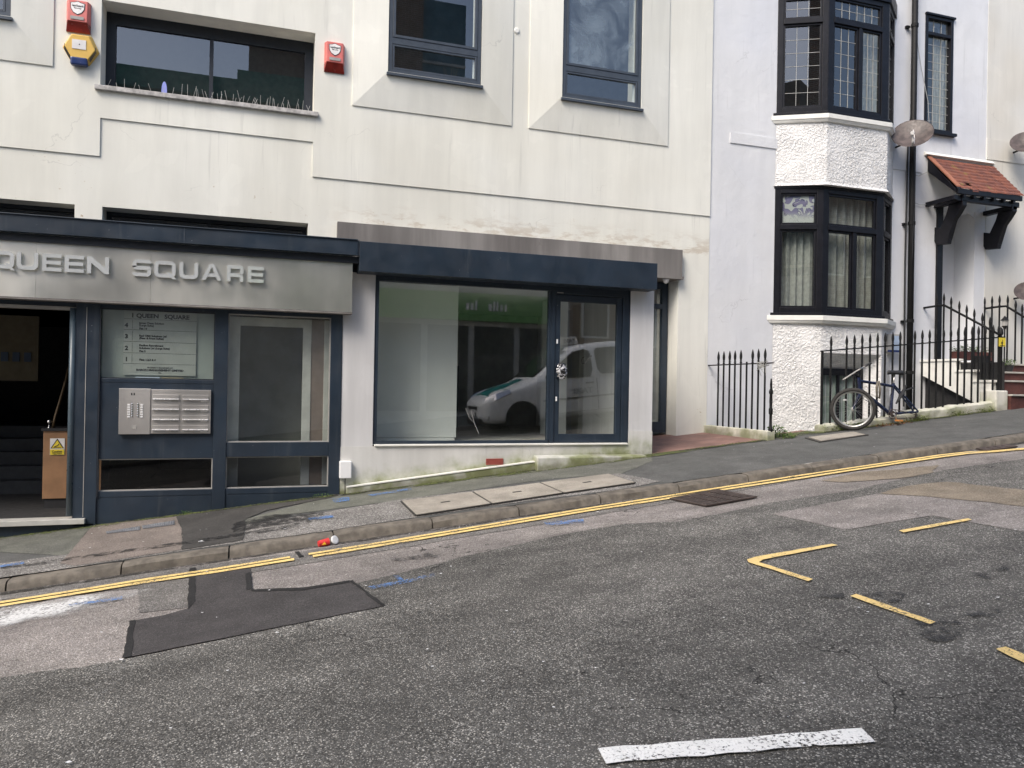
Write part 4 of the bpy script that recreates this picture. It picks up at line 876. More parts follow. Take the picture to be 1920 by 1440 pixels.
hexp = [(-.215, .0), (-.12, .185), (.12, .185), (.215, -.02), (.10, -.2), (-.10, -.2)]
m = MB(); n = 6; fr0 = [(c_.x + u, 1.581, c_.z + v) for u, v in hexp]; fr1 = [(c_.x + u * .82, 1.50, c_.z + v * .84) for u, v in hexp]
m.add(fr0 + fr1, [(6, 7, 8, 9, 10, 11)] + [(i, (i + 1) % 6, 6 + (i + 1) % 6, 6 + i) for i in range(6)]); m.build('casing', M['yellow_box'], hx, bevel=.008)
MB().box(c_.x - .09, c_.x + .07, 1.494, 1.4995, c_.z - .03, c_.z + .09).build('label_plate', M['label_white'], hx)
MB().lathe([(.008, 0), (.008, .002)], (c_.x - .005, 1.4935, c_.z + .03), (0, -1, 0), 8).build('screw', M['ink'], hx)
MB().box(c_.x - .11, c_.x + .09, 1.49, 1.575, c_.z - .235, c_.z - .13).build('beacon', M['blue_lens'], hx, bevel=.02)
m = MB()
for i in range(6): m.box(c_.x + .115 + i * .012, c_.x + .121 + i * .012, 1.505, 1.55, c_.z - .16 + i * .022, c_.z - .09 + i * .022); m.box(c_.x - .121 - i * .012, c_.x - .115 - i * .012, 1.505, 1.55, c_.z - .16 + i * .022, c_.z - .09 + i * .022)
m.build('vent_slot', M['ink'], hx)
# bird spikes on the sill
bs = thing('bird_spikes', (-.6, 1.62, 5.47), 'row of thin wire bird spikes along the sill of the wide recessed window', 'bird spikes')
r = random.Random(8); m = MB(); x = big[0] + .08
while x < big[1] - .03:
    k = r.uniform(.08, .17); m.tube([(x, 1.60, 5.473), (x + r.uniform(-.05, .05), 1.60 + r.uniform(-.03, .05), 5.473 + k)], .0022, 4, False); x += r.choice((.025, .03, .045, .07)) if x > -1 else r.uniform(.07, .14)
m.build('wire', M['lead'], bs); MB().box(big[0] + .03, big[1] - .03, 1.585, 1.625, 5.4725, 5.478).build('base_strip', M['label_grey'], bs)
# round vent cap on the wall between windows
p = W(968, 59); m = MB().lathe([(.045, 0), (.045, .012), (.03, .02), (.0, .02)], (p.x, 1.582, p.z), (0, -1, 0), 14); tag(m.build('wall_cap', M['trim_white']), 'small round cap on the cream wall between the two grey casement windows', 'wall cap')

# ============================================================ WHITE HOUSE
house = thing('white_house', (9.5, 1.6, .9), 'lavender white rendered house with black bay windows and an open porch', 'house')
XS = W(1851, 200).x                                   # seam with the neighbour
alc = (12.16, 13.02); zA = 5.15; land = 2.24
sw = (W(1733, 200).x, W(1785, 200).x, W(1733, 245).z, (W(1735, 27).z + W(1785, 37).z) / 2)   # narrow side window
bbw = (8.50, 11.0)
def sol_h(x, z):
    if inr(x, z, sw): return False
    if inr(x, z, (alc[0], alc[1], land, zA)): return False
    if inr(x, z, (8.50, 10.98, 2.98, 5.15)) or inr(x, z, (8.50, 10.98, 6.45, 9.0)): return False
    return True
m = MB(); cell_wall(m, [XE, XS, sw[0], sw[1], alc[0], alc[1], 8.50, 10.98], [-1.6, TOP, sw[2], sw[3], land, zA, 2.98, 5.15, 6.45, 9.0], sol_h, 1.605, 1.95)
m.build('wall', M['white_wall'], house)
nb = thing('cream_house', (15, 1.6, 1.5), 'pale cream rendered neighbour house at the right edge beyond the red tiled canopy', 'house')
def sol_n(x, z): return not inr(x, z, (alc[0], alc[1], land, zA))
m = MB(); cell_wall(m, [XS, 24, alc[1] if alc[1] > XS else XS + .01], [-1.6, TOP, land, zA], sol_n, 1.60, 1.95); m.build('wall', M['neighbour'], nb)
zb_ = W(1850, 298).z; MB().box(XS + .0, 24, 1.588, 1.60, zb_ - .004, zb_ + .40).build('wall_band', M['neighbour'], nb)
MB().box(13.18, 13.32, 1.583, 1.6, F(1877, 415, 1.6).z, F(1877, 398, 1.6).z + .06) if False else None
p, q = W(1872, 410), W(1883, 428); v_ = MB().box(p.x, q.x, 1.575, 1.599, q.z, p.z).build('wall_vent', M['label_white'], nb, bevel=.004)
MB().box(p.x + .02, q.x - .02, 1.570, 1.5745, q.z + .02, p.z - .02).build('vent_grille', M['label_grey'], v_)
# raised plaster bands
bb = MB(); a, b = W(1369, 248), W(1460, 282); bb.box(a.x, 8.6, 1.588, 1.6035, b.z + .02, a.z); bb.build('plaster_band', M['white_wall'], house); bb = MB(); a, b = W(1668, 303), W(1735, 325); bb.box(10.6, a.x + .75, 1.588, 1.6035, b.z, a.z + .05)
bb.build('plaster_band', M['white_wall'], house)
# bay: plan points
def bayp(yf, o=0.0): return [(8.46 - o * 1.4, 1.60), (9.20 - o * .5, yf - o), (10.50 + o * .5, yf - o), (11.02 + o * 1.4, 1.60)]
def bay_ring(m, yf, z0, z1, o=0.0, cap=True, o2=None):
    A = bayp(yf, o); A2 = bayp(yf, o if o2 is None else o2); n = 4
    vs = [(x, y, z0) for x, y in A] + [(x, y, z1) for x, y in A2]
    m.add(vs, [(i, i + 1, 5 + i, 4 + i) for i in range(3)] + ([(3, 2, 1, 0), (4, 5, 6, 7)] if cap else [])); return m
zM0, zM1 = 5.20, 6.30
m = bay_ring(MB(), 1.20, zM0 + .05, zM1); bay_ring(m, 1.20, zM0, zM0 + .05, .03, True, .0); m.build('bay_apron', M['rough_white'], house)
m = bay_ring(MB(), 1.20, 6.33, 6.41, .07); bay_ring(m, 1.20, 6.28, 6.33, .03, True, .06); m.build('bay_cornice', M['trim_white'], house, bevel=.006)
# lower apron with basement window opening in the front facet
YB = 1.27
m = MB(); A = bayp(YB)
m.quad((*A[0], -1.5), (*A[1], -1.5), (*A[1], 2.86), (*A[0], 2.86)); m.quad((*A[2], -1.5), (*A[3], -1.5), (*A[3], 2.86), (*A[2], 2.86))
bw = (9.24, F(1634, 700, YB).x, -.2, F(1560, 690, YB).z)
zsp = F(1560, 662, YB).z
m.quad((9.2, YB, -1.5), (9.2, YB, bw[3]), (9.2, YB, bw[3]), (9.2, YB, -1.5)) if False else None
m.quad((9.2, YB, zsp), (10.5, YB, zsp), (10.5, YB, 2.86), (9.2, YB, 2.86)); m.quad((9.2, YB, zsp), (9.24, YB + .25, bw[3]), (bw[1], YB + .25, bw[3]), (bw[1] + .22, YB, zsp))
m.quad((bw[1], YB + .25, -1.5), (bw[1] + .22, YB, -1.5), (bw[1] + .22, YB, zsp), (bw[1], YB + .25, bw[3])); m.quad((bw[1] + .22, YB, -1.5), (10.5, YB, -1.5), (10.5, YB, zsp), (bw[1] + .22, YB, zsp))
m.quad((9.2, YB, -1.5), (9.24, YB + .25, -1.5), (9.24, YB + .25, bw[3]), (9.2, YB, zsp)); m.quad((9.2, YB, -1.5), (10.5, YB, -1.5), (10.5, YB, -.3), (9.2, YB, -.3))
m.build('bay_apron', M['rough_white'], house)
m = bay_ring(MB(), YB, 2.87, 2.955, .09); bay_ring(m, YB, 2.82, 2.87, .05, True, .08); m.build('bay_cornice', M['trim_white'], house, bevel=.006)
bwin = frame_mb(MB(), 9.24, bw[1], -.3, bw[3], YB + .2, YB + .25, .10, .1, .12); bwin.box((9.24 + bw[1]) / 2 - .02, (9.24 + bw[1]) / 2 + .02, YB + .205, YB + .245, -.2, bw[3] - .12)
bwin = bwin.build('basement_window', M['black'], house); MB().quad((9.3, YB + .23, -.3), (bw[1], YB + .23, -.3), (bw[1], YB + .23, bw[3]), (9.3, YB + .23, bw[3])).build('pane', M['glass'], bwin)
def curtain(m, A, B_, z0, z1, amp=.03, waves=7, seed=0):
    r = random.Random(seed); n = waves * 8; d = Vector(B_) - Vector(A); nn = Vector((-d.y, d.x)).normalized(); ph = r.uniform(0, 6); vs = []
    for i in range(n + 1):
        f = i / n; p = Vector(A) + d * f + nn * (amp * math.sin(f * waves * 6.283 + ph + .8 * math.sin(f * 9 + ph)) + .3 * amp * math.sin(f * waves * 15))
        for z in (z0, z1): vs.append((p.x, p.y, z))
    m.add(vs, [(2 * i, 2 * i + 2, 2 * i + 3, 2 * i + 1) for i in range(n)])
m = MB(); curtain(m, (9.2, YB + .32), (bw[1] + .05, YB + .32), -.4, bw[3] + .05, .02, 9, 4); m.build('curtain', simple('grey_green_curtain', (.34, .40, .37), .9), bwin, smooth=True)
# bay window frames. facet: local axis along plan edge
def facet(m, P0, P1, z0, z1, cells, tf=.055, dep=.09, out_=0.0, off=0.0):
    """bars given as (u0,u1,z0,z1) in metres along the facet"""
    d = Vector((P1[0] - P0[0], P1[1] - P0[1])); Ln = d.length; d.normalize(); nn = Vector((d.y, -d.x))
    for (u0, u1, a, b, pr) in cells:
        pts = []
        for (u, s) in ((u0, off - pr), (u1, off - pr), (u1, off + dep), (u0, off + dep)):
            q = Vector(P0) + d * u - nn * s; pts.append((q.x, q.y, a))
        m.prism(pts, (0, 0, b - a))
    return Ln
def fpt(P0, P1, u, s, z):
    d = Vector((P1[0] - P0[0], P1[1] - P0[1])).normalized(); nn = Vector((d.y, -d.x)); q = Vector(P0) + d * u - nn * s; return (q.x, q.y, z)
def bay_window(yf, z0, z1, trans, leaded, nm):
    # posts, transom and mullions follow the three facets of the bay
    A = bayp(yf); fl = [(A[0], A[1]), (A[1], A[2]), (A[2], A[3])]; Ls = [(Vector(b) - Vector(a)).length for a, b in fl]
    m = MB(); pn = MB(); lead = MB(); sash = MB()
    for k, ((a, b), Ln) in enumerate(zip(fl, Ls)):
        pl = .10 if k != 1 else .11; pr_ = .10 if k != 1 else .15
        cells = [(0, pl, z0, z1, 0), (Ln - pr_, Ln, z0, z1, 0), (pl, Ln - pr_, z0, z0 + .09, .0), (pl, Ln - pr_, z1 - .09, z1, 0), (pl, Ln - pr_, trans - .045, trans + .045, .012)]
        mull = []
        if k == 1: mc = pl + (Ln - pl - pr_) * .55; cells.append((mc - .035, mc + .035, z0 + .09, trans - .045, .002)); mull = [mc]
        facet(m, a, b, z0, z1, cells)
        spans = [(pl, Ln - pr_, trans + .045, z1 - .09)]
        if mull: spans += [(pl, mc - .035, z0 + .09, trans - .045), (mc + .035, Ln - pr_, z0 + .09, trans - .045)]
        else: spans += [(pl, Ln - pr_, z0 + .09, trans - .045)]
        for (u0, u1, a0, a1) in spans:
            s_ = .035; facet(sash, a, b, z0, z1, [(u0, u0 + s_, a0, a1, 0), (u1 - s_, u1, a0, a1, 0), (u0 + s_, u1 - s_, a0, a0 + s_, 0), (u0 + s_, u1 - s_, a1 - s_, a1, 0)], dep=.05, off=.02)
            pn.quad(fpt(a, b, u0, .05, a0), fpt(a, b, u1, .05, a0), fpt(a, b, u1, .05, a1), fpt(a, b, u0, .05, a1))
            if leaded:
                nu = 3 if u1 - u0 < .75 else 6; nz = max(2, round((a1 - a0 - 2 * s_) / .24))
                for i in range(1, nu):
                    u = u0 + s_ + (u1 - u0 - 2 * s_) * i / nu; facet(lead, a, b, 0, 0, [(u - .003, u + .003, a0 + s_, a1 - s_, 0)], dep=.006, off=.042)
                for i in range(1, nz):
                    z = a0 + s_ + (a1 - a0 - 2 * s_) * i / nz; facet(lead, a, b, 0, 0, [(u0 + s_, u1 - s_, z - .003, z + .003, 0)], dep=.004, off=.043)
    w = m.build(nm, M['black'], house, bevel=.006)
    sash.build('sash', M['black'], w, bevel=.004); pn.build('pane', M['glass'], w, fix=False)
    if leaded: lead.build('leading', M['lead'], w)
    bay_ring(MB(), yf, z0 - .05, z0 - .001, .045).build('sill', M['black'], w, bevel=.006)
    return w, fl, Ls
lw, fl, Ls = bay_window(YB, 3.005, F(1550, 352, 1.25).z + .0, F(1600, 431, YB).z, False, 'bay_window')
zlt = F(1550, 352, 1.25).z
bay_ring(MB(), YB, zlt - .01, 5.2, .015).build('head', M['black'], lw)
uw, fl2, Ls2 = bay_window(1.20, 6.465, 8.55, F(1610, 47, 1.2).z, True, 'bay_window')
for yf, z0, z1, w, sd in ((YB, 3.02, zlt, lw, 1), (1.2, 6.48, 8.5, uw, 2)):
    A = bayp(yf + .24); A[0] = (8.60, 1.80); m = MB()
    if w is lw:
        curtain(m, A[0], A[1], z0, z1, .035, 5, 1); curtain(m, A[1], A[2], z0, z1, .04, 8, 2); m.build('curtain', M['curtain'], w, smooth=True)
        MB().box(8.4, 11.1, 2.3, 2.4, 2.9, 5.2).build('interior', M['void'], w)
    else:
        curtain(m, (A[2][0] - .5, A[2][1]), (A[2][0] - .02, A[2][1]), z0, z1, .04, 5, 3); m.build('curtain', M['curtain'], w, smooth=True)
        MB().box(8.4, 11.1, 2.3, 2.4, 6.4, 8.9).build('interior', M['void'], w)
        q = MB(); q.box(8.4, 11, 1.62, 3.2, 8.95, 9.0); q.box(8.44, 8.49, 1.96, 3, 6.4, 9); q.box(10.99, 11.03, 1.96, 3, 6.4, 9); q.build('room_lining', M['void'], w)
bay_ring(MB(), 1.2, 8.55, 8.8, .03).build('bay_head', M['black'], house)
# coloured leaded top light in the lower bay, left facet
t_ = NT('stained_glass'); wv = t_.noise(5, 1, .4, dist=2.5); cc = t_.mix(t_.math('MULTIPLY', t_.ramp(wv, .44, .47), t_.ramp(t_.sep(t_.pos)[2], 4.62, 4.80)), (.58, .58, .56), (.24, .21, .34)); cc = t_.mix(t_.math('MULTIPLY', t_.ramp(wv, .49, .5), t_.ramp(wv, .5, .51, 1, 0)), cc, (.02, .02, .02)); sgm = t_.out(cc, .2)
a, b = fl[0]; zT = F(1600, 431, YB).z; MB().quad(fpt(a, b, .14, .058, zT + .085), fpt(a, b, Ls[0] - .14, .058, zT + .085), fpt(a, b, Ls[0] - .14, .058, zlt - .125), fpt(a, b, .14, .058, zlt - .125)).build('stained_pane', sgm, lw)
# narrow side window
zt2 = F(1757, 65, 1.6).z
m = frame_mb(MB(), sw[0], sw[1], sw[2], sw[3], 1.585, 1.68, .06); m.box(sw[0] + .06, sw[1] - .06, 1.587, 1.678, zt2 - .03, zt2 + .03); sd = m.build('side_window', M['black'], house, bevel=.005)
m = MB(); m.box(sw[0] - .03, sw[1] + .05, 1.52, 1.603, sw[2] - .05, sw[2]); m.build('sill', M['black'], sd); m = MB(); m.box(sw[0] - .01, sw[1] + .03, 1.56, 1.603, sw[3], sw[3] + .035); m.build('head', M['black'], sd)
MB().quad((sw[0], 1.65, sw[2]), (sw[1], 1.65, sw[2]), (sw[1], 1.65, sw[3]), (sw[0], 1.65, sw[3])).build('pane', M['glass'], sd)
m = MB()
for i in range(1, 3): x = sw[0] + .06 + (sw[1] - sw[0] - .12) * i / 3; m.box(x - .004, x + .004, 1.64, 1.648, sw[2] + .06, sw[3] - .06)
nz = 11
for i in range(1, nz): z = sw[2] + .06 + (zt2 - .03 - sw[2] - .06) * i / nz; m.box(sw[0] + .06, sw[1] - .06, 1.641, 1.647, z - .004, z + .004)
m.build('leading', M['lead'], sd)
MB().box(sw[0] - .2, sw[1] + .3, 2.2, 2.3, sw[2] - .2, sw[3] + .2).build('interior', simple('dim_grey_interior', (.12, .12, .11), .9), sd)
m = MB(); curtain(m, (sw[0] + .34, 1.72), (sw[1] - .05, 1.72), sw[2], zt2, .02, 4, 9); m.build('curtain', M['curtain'], sd, smooth=True)
# porch alcove
m = MB(); yb = 2.05; AL = alc; alc = (AL[0] + .004, AL[1] - .004); zA -= .004; land += .004
m.quad((alc[0], 1.61, land), (alc[0], yb + .6, land), (alc[0], yb + .6, zA), (alc[0], 1.61, zA)); m.quad((alc[1], 1.61, land), (alc[1], yb, land), (alc[1], yb, zA), (alc[1], 1.61, zA)); m.quad((alc[0], yb, land), (alc[1], yb, land), (alc[1], yb, zA), (alc[0], yb, zA)); m.quad((alc[0], 1.61, zA), (alc[1], 1.61, zA), (alc[1], yb, zA), (alc[0], yb, zA))
m.build('porch', M['white_wall'], house)
MB().box(alc[0] - .10, alc[0] + .03, 1.56, 1.60, land, 5.2).build('porch_post', M['black'], house)
MB().box(alc[0] + .02, alc[0] + .16, 1.90, 1.99, F(1772, 560, 1.9).z, F(1772, 530, 1.9).z).build('meter_box', M['label_grey'], house, bevel=.006)
MB().add([(alc[0] + (alc[1] - alc[0]) * .5 * (1 - math.cos(math.pi * i / 10)), 1.612, zA - .16 * (1 - math.sin(math.pi * i / 10))) for i in range(11)] + [(alc[1], 1.612, zA + .05), (alc[0], 1.612, zA + .05)], [tuple(range(13))]).build('porch_arch', M['white_wall'], house)
alc = AL; zA += .004; land -= .004

# tiled canopy
can = thing('door_canopy', (12.65, 1.3, 5.2), 'red clay tiled door canopy with yellow lichen and a broken tile', 'canopy')
cx0, cx1 = 11.80, 13.44; yr, ye, zr, ze = 1.585, .95, 6.08, 5.36
t_ = NT('lichen_red_tile'); c1 = t_.mix(t_.ramp(t_.noise(6, 4), .4, .6), (.22, .075, .045), (.15, .055, .040)); c1 = t_.mix(t_.math('MULTIPLY', t_.ramp(t_.noise(4.2, 6, .7), .57, .66, 0, .8), t_.ramp(t_.sep(t_.pos)[0], 13.2, 12.6)), c1, (.24, .17, .05)); tilem = t_.out(c1, .75, None, t_.bump(t_.noise(30, 4), .5, .01))
r = random.Random(3); m = MB(); nc = 9; nt = 11; dY, dZ = (ye - yr) / nc, (ze - zr) / nc
for i in range(nc):
    for j in range(nt):
        if i == nc - 2 and j == 2: continue
        a = cx0 + .10 + (cx1 - cx0 - .10) * (j - (.5 if i % 2 else 0)) / (nt - .5); b = a + (cx1 - cx0 - .1) / (nt - .5) - .004; a = max(a, cx0 + .08); b = min(b, cx1)
        if b - a < .02: continue
        t0 = r.uniform(-.004, .004); sag = -.012 * math.sin(math.pi * (a - cx0) / (cx1 - cx0))
        y0, z0 = yr + dY * i, zr + dZ * i + sag; y1, z1 = yr + dY * (i + 1.12), zr + dZ * (i + 1.12) + .026 + t0 + sag
        if i == nc - 1 and j == 2: z1 -= .03
        m.prism([(a, y0, z0), (a, y1, z1 + r.uniform(-.003, .003)), (a, y1 - .008, z1 - .026), (a, y0, z0 - .022)], (b - a, 0, 0))
rf = m.build('tile_roof', tilem, can)
MB().prism([(cx0, yr, zr + .03), (cx0, ye - .03, ze + .025), (cx0, ye - .03, ze - .0), (cx0, yr, zr)], (.10, 0, 0)).build('verge_tile', simple('orange_verge_tile', (.33, .13, .075), .7, var=.15), can)
MB().prism([(cx0 - .05, 1.603, zr + .10), (cx0 - .05, 1.54, zr + .035), (cx0 - .05, 1.603, zr + .02)], (cx1 - cx0 + .06, 0, 0)).build('flashing', M['trim_white'], can)
m = MB(); m.prism([(cx0 + .02, yr, zr - .02), (cx0 + .02, ye + .02, ze - .02), (cx0 + .02, ye + .02, ze - .09), (cx0 + .02, yr, zr - .28)], (.06, 0, 0)); m.prism([(cx1 - .08, yr, zr - .02), (cx1 - .08, ye + .02, ze - .02), (cx1 - .08, ye + .02, ze - .09), (cx1 - .08, yr, zr - .28)], (.06, 0, 0))
m.box(cx0 + .05, cx1 - .03, ye - .01, ye + .03, ze - .11, ze - .015); m.box(cx0 + .05, cx1 - .03, ye + .05, ye + .13, ze - .22, ze - .12); m.box(cx0 - .02, cx0 + .06, ye + .0, yr + .0, ze - .22, ze - .14)
for k in range(6): x = cx0 + .2 + k * .24; m.box(x, x + .05, ye + .0, ye + .1, ze - .16, ze - .10)
m.build('timber_frame', M['black'], can, bevel=.005)
MB().quad((cx0 + .08, ye + .06, ze - .10), (cx1 - .08, ye + .06, ze - .10), (cx1 - .08, yr, zr - .06), (cx0 + .08, yr, zr - .06)).build('soffit', M['trim_white'], can)
for bx in (12.02, 13.24):
    pr = [(ye + .04, ze - .20), (ye + .04, ze - .30), (ye + .13, ze - .42), (ye + .22, ze - .52), (ye + .30, ze - .72), (ye + .36, ze - .90), (ye + .40, 4.60), (ye + .34, 4.50), (ye + .36, 4.42), (1.56, 4.44), (1.60, 4.52), (1.60, 4.78), (ye + .52, ze - .62), (ye + .40, ze - .40), (ye + .34, ze - .22)]
    MB().prism([(bx, y, z) for y, z in pr], (.10, 0, 0)).build('bracket', M['black'], can, bevel=.008)
m = MB(); m.box(12.0, 12.12, .99, 1.60, 5.14, 5.22); m.box(13.22, 13.34, .99, 1.60, 5.10, 5.18); m.build('bearer', M['black'], can)

# downpipe
zp0, zp1 = -1.2, TOP; xp = W(1700, 400).x + .02
dp = thing('drainpipe', (xp, 1.52, 0), 'tall black cast iron drainpipe between the bay windows and the canopy', 'drainpipe')
MB().tube([(xp, 1.50, zp0), (xp, 1.50, zp1)], .055, 12).build('pipe', M['iron'], dp, smooth=True)
MB().tube([(xp - .07, 1.55, 1.4), (xp - .08, 1.56, 4), (xp - .06, 1.555, 6.2), (xp + .07, 1.55, 7.5), (xp + .07, 1.56, TOP)], .016, 6).build('cable', M['ink'], dp)
m = MB()
for z in (2.95, 4.75, 6.55, 8.4, 3.2 - 1.2): m.lathe([(.065, 0), (.065, .06)], (xp, 1.50, z), n=12); m.box(xp - .13, xp - .05, 1.55, 1.6, z, z + .04)
m.build('bracket', M['iron'], dp)
MB().tube([(xp - .03, 1.44, 6.1), (xp + .0, 1.45, 5.0), (xp - .02, 1.45, 4.5), (xp - .02, 1.46, 4.0)], .008, 6).build('cord', M['ink'], dp)

# satellite dishes
def dish(px, py, Y, R_, label, nrm=(-.6, -.58, .50)):
    c = F(px, py, Y); n = Vector(nrm).normalized(); t = thing('satellite_dish', (c.x, Y, c.z), label, 'satellite dish', 'satellite dishes on the right hand houses')
    MB().lathe([(.001, -.07), (R_ * .35, -.058), (R_ * .7, -.03), (R_ * .95, .0), (R_, .006), (R_ * .95, -.008), (R_ * .7, -.04), (R_ * .35, -.068), (.001, -.08)], c, n, 28).build('reflector', M['rusty_dish'], t, smooth=True)
    dn = (Vector((0, 0, -1)) - n * Vector((0, 0, -1)).dot(n)).normalized(); e = c + n * .20 + dn * R_ * .62
    MB().tube([c + dn * R_ * .95, c + dn * R_ * 1.0 + n * .10, e], .012, 6).build('arm', M['label_grey'], t)
    MB().lathe([(.03, -.06), (.034, -.02), (.034, .03), (.0, .035)], e, (c - e).normalized(), 10).build('receiver', M['label_white'], t)
    MB().tube([c - n * .07, c - n * .10 + Vector((0, .15, -.05)), (c.x + .1, 1.6, c.z - .1)], .018, 6).build('mount', M['iron'], t)
    MB().tube([e, e + Vector((.02, 0, -.14)), e + Vector((.07, .03, -.17)), e + Vector((.10, .05, -.05)), e + Vector((.12, .1, .1))], .007, 6).build('cable', M['label_white'], t)
dish(1711, 250, 1.12, .34, 'weathered brown satellite dish between the bay and the drainpipe')
dish(1924, 266, 1.25, .27, 'upper satellite dish cut by the right edge of the picture')
dish(1926, 546, 1.25, .22, 'lower satellite dish at the right edge behind the stair railing')
# loose cables on the wall
cb = MB(); cb.tube([F(x, y, 1.57) for x, y in ((1716, 0), (1717, 60), (1728, 130), (1740, 190), (1742, 232))], .006, 5); cb.tube([F(x, y, 1.57) for x, y in ((1705, 325), (1722, 330), (1740, 322))], .006, 5); cb.tube([F(x, y, 1.57) for x, y in ((1704, 376), (1725, 384), (1760, 384))], .006, 5)
tag(cb.build('loose_cable', M['lead'], origin=F(1716, 0, 1.57)), 'thin grey cable looping down the white wall beside the drainpipe', 'cable')

# meter box on the wall beyond the bay
p, q = F(1663, 626, 1.45), F(1686, 660, 1.45); mt = thing('meter_box', ((p.x + q.x) / 2, 1.45, q.z), 'grey and blue fronted meter box on the wall behind the long railing', 'meter box')
MB().box(p.x, q.x, 1.43, 1.6, q.z, p.z).build('casing', M['label_grey'], mt, bevel=.006); MB().box(p.x + .10, q.x - .02, 1.42, 1.43, q.z + .03, p.z - .03).build('door', simple('pale_blue_plate', (.34, .42, .55), .5), mt); MB().box(p.x, q.x, 1.41, 1.429, q.z - .01, q.z + .03).build('lower_lip', M['blue_lens'], mt)

# ------------------------------------------------------------ light well, stairs, low walls
m = MB(); m.quad((7.26, .42, -1.45), (11.75, .42, -1.45), (11.75, 1.62, -1.45), (7.26, 1.62, -1.45)); struct('light_well_floor', m, M['pave_mid'], origin=(9, 1, -1.45))
lwf = thing('light_well_wall', (9, .4, -1.45), 'white retaining wall lining the sunken light well behind the railing', 'wall')
m = MB(); m.box(7.24, 8.2, .40, .46, -1.45, pave(7.24, .4) - .01, 0, SX); m.build('lining', M['trim_white'], lwf); m = MB(); m.box(8.16, 11.7, .05, .20, -1.45, pave(8.2, 0) - .01, 0, SX); m.build('lining', M['trim_white'], lwf)
m = MB(); m.box(7.14, 7.26, .02, 1.6, -1.45, .85); m.build('lining', M['trim_white'], lwf)
MB().prism([(7.12, .30, pave(7.12) - .005), (8.16, .30, pave(8.16) - .005), (8.16, .30, pave(8.16) + .012), (7.12, .30, pave(7.12) + .012)], (0, .16, 0)).build('brick_edge', M['tile_red'], lwf)
def noisy(o, s=.01, scale=6):
    md = o.modifiers.new('sub', 'SUBSURF'); md.subdivision_type = 'SIMPLE'; md.levels = md.render_levels = 4
    tx_ = bpy.data.textures.new('n', 'CLOUDS'); tx_.noise_scale = .12; d = o.modifiers.new('d', 'DISPLACE'); d.texture = tx_; d.strength = s; d.mid_level = .5; d.texture_coords = 'GLOBAL'
lwall = thing('low_wall', (7.2, .8, .9), 'stained white low wall carrying the short spiked railing beside the tiled forecourt', 'wall')
z0 = F(1445, 803, 0).z
m = MB(); m.box(7.11, 7.25, -.10, 1.60, .80, 1.055); noisy(m.build('wall_body', M['low_wall'], lwall, bevel=.012), .012)
pw = thing('low_wall', (10, .08, 1.1), 'mossy white low wall under the long spiked railing behind the bicycle', 'wall')
m = MB(); n = 20
vs = []; r = random.Random(5)
for i in range(n + 1):
    x = 8.20 + (11.72 - 8.20) * i / n; h = .13 + r.uniform(-.012, .012) + (.03 if x > 9.5 else -.02)
    for (y, z) in ((-.02, -.05), (-.02 + r.uniform(-.01, .01), h - .03), (.02, h), (.17, h), (.20, h - .03), (.20, -.05)): vs.append((x, y, pave(x) + z))
m.add(vs, [(i * 6 + k, i * 6 + k + 1, i * 6 + 6 + k + 1, i * 6 + 6 + k) for i in range(n) for k in range(5)] + [tuple(range(6)), tuple(n * 6 + k for k in range(5, -1, -1))])
m.build('wall_body', M['low_wall'], pw)
MB().box(11.60, 11.86, -.08, .24, 1.35, 1.72).build('end_block', M['low_wall'], pw, bevel=.02)

st = thing('entrance_stair', (12.5, .8, 1.5), 'white sided entrance stair with dark red risers up to the porch', 'stair')
prof = [(1.60, 2.27), (.84, 2.27), (.84, 2.07), (.50, 2.07), (.50, 1.89), (.14, 1.89), (.14, 1.46), (.35, 1.46), (1.44, 1.93), (1.60, 2.0)]
MB().prism([(11.74, y, z) for y, z in prof], (.12, 0, 0)).build('stringer', M['trim_white'], st, bevel=.006)
m = MB()
for y0, y1, z in ((.80, 1.62, 2.27), (.46, .84, 2.07), (.10, .50, 1.89)): m.box(11.72, 11.88, y0, y1, z - .035, z + .006)
m.build('stringer_cap', M['trim_white'], st, bevel=.006)
tread = MB(); ris = MB()
for (y0, y1, z) in ((.80, 2.05, 2.22), (.50, .80, 2.06), (.18, .50, 1.90), (-.12, .18, 1.74)):
    zz = z if y0 > -.1 else 1.66
    tread.box(11.87 if y0 > 0 else 11.87, 13.5, y0 - .03, y1, zz - .03, zz); ris.box(11.875, 13.5, y0, y1 + .1, 1.2, zz - .032)
MB().box(11.862, 11.873, .0, 1.6, -.5, 2.2).build('side_wall', M['void'], st)  # near-black panel added as painted shadow for the void below the stringer
tread.build('tread', simple('pale_stone_tread', (.42, .40, .36), .8, var=.2), st, bevel=.006); ris.build('riser', M['brick_red'], st)
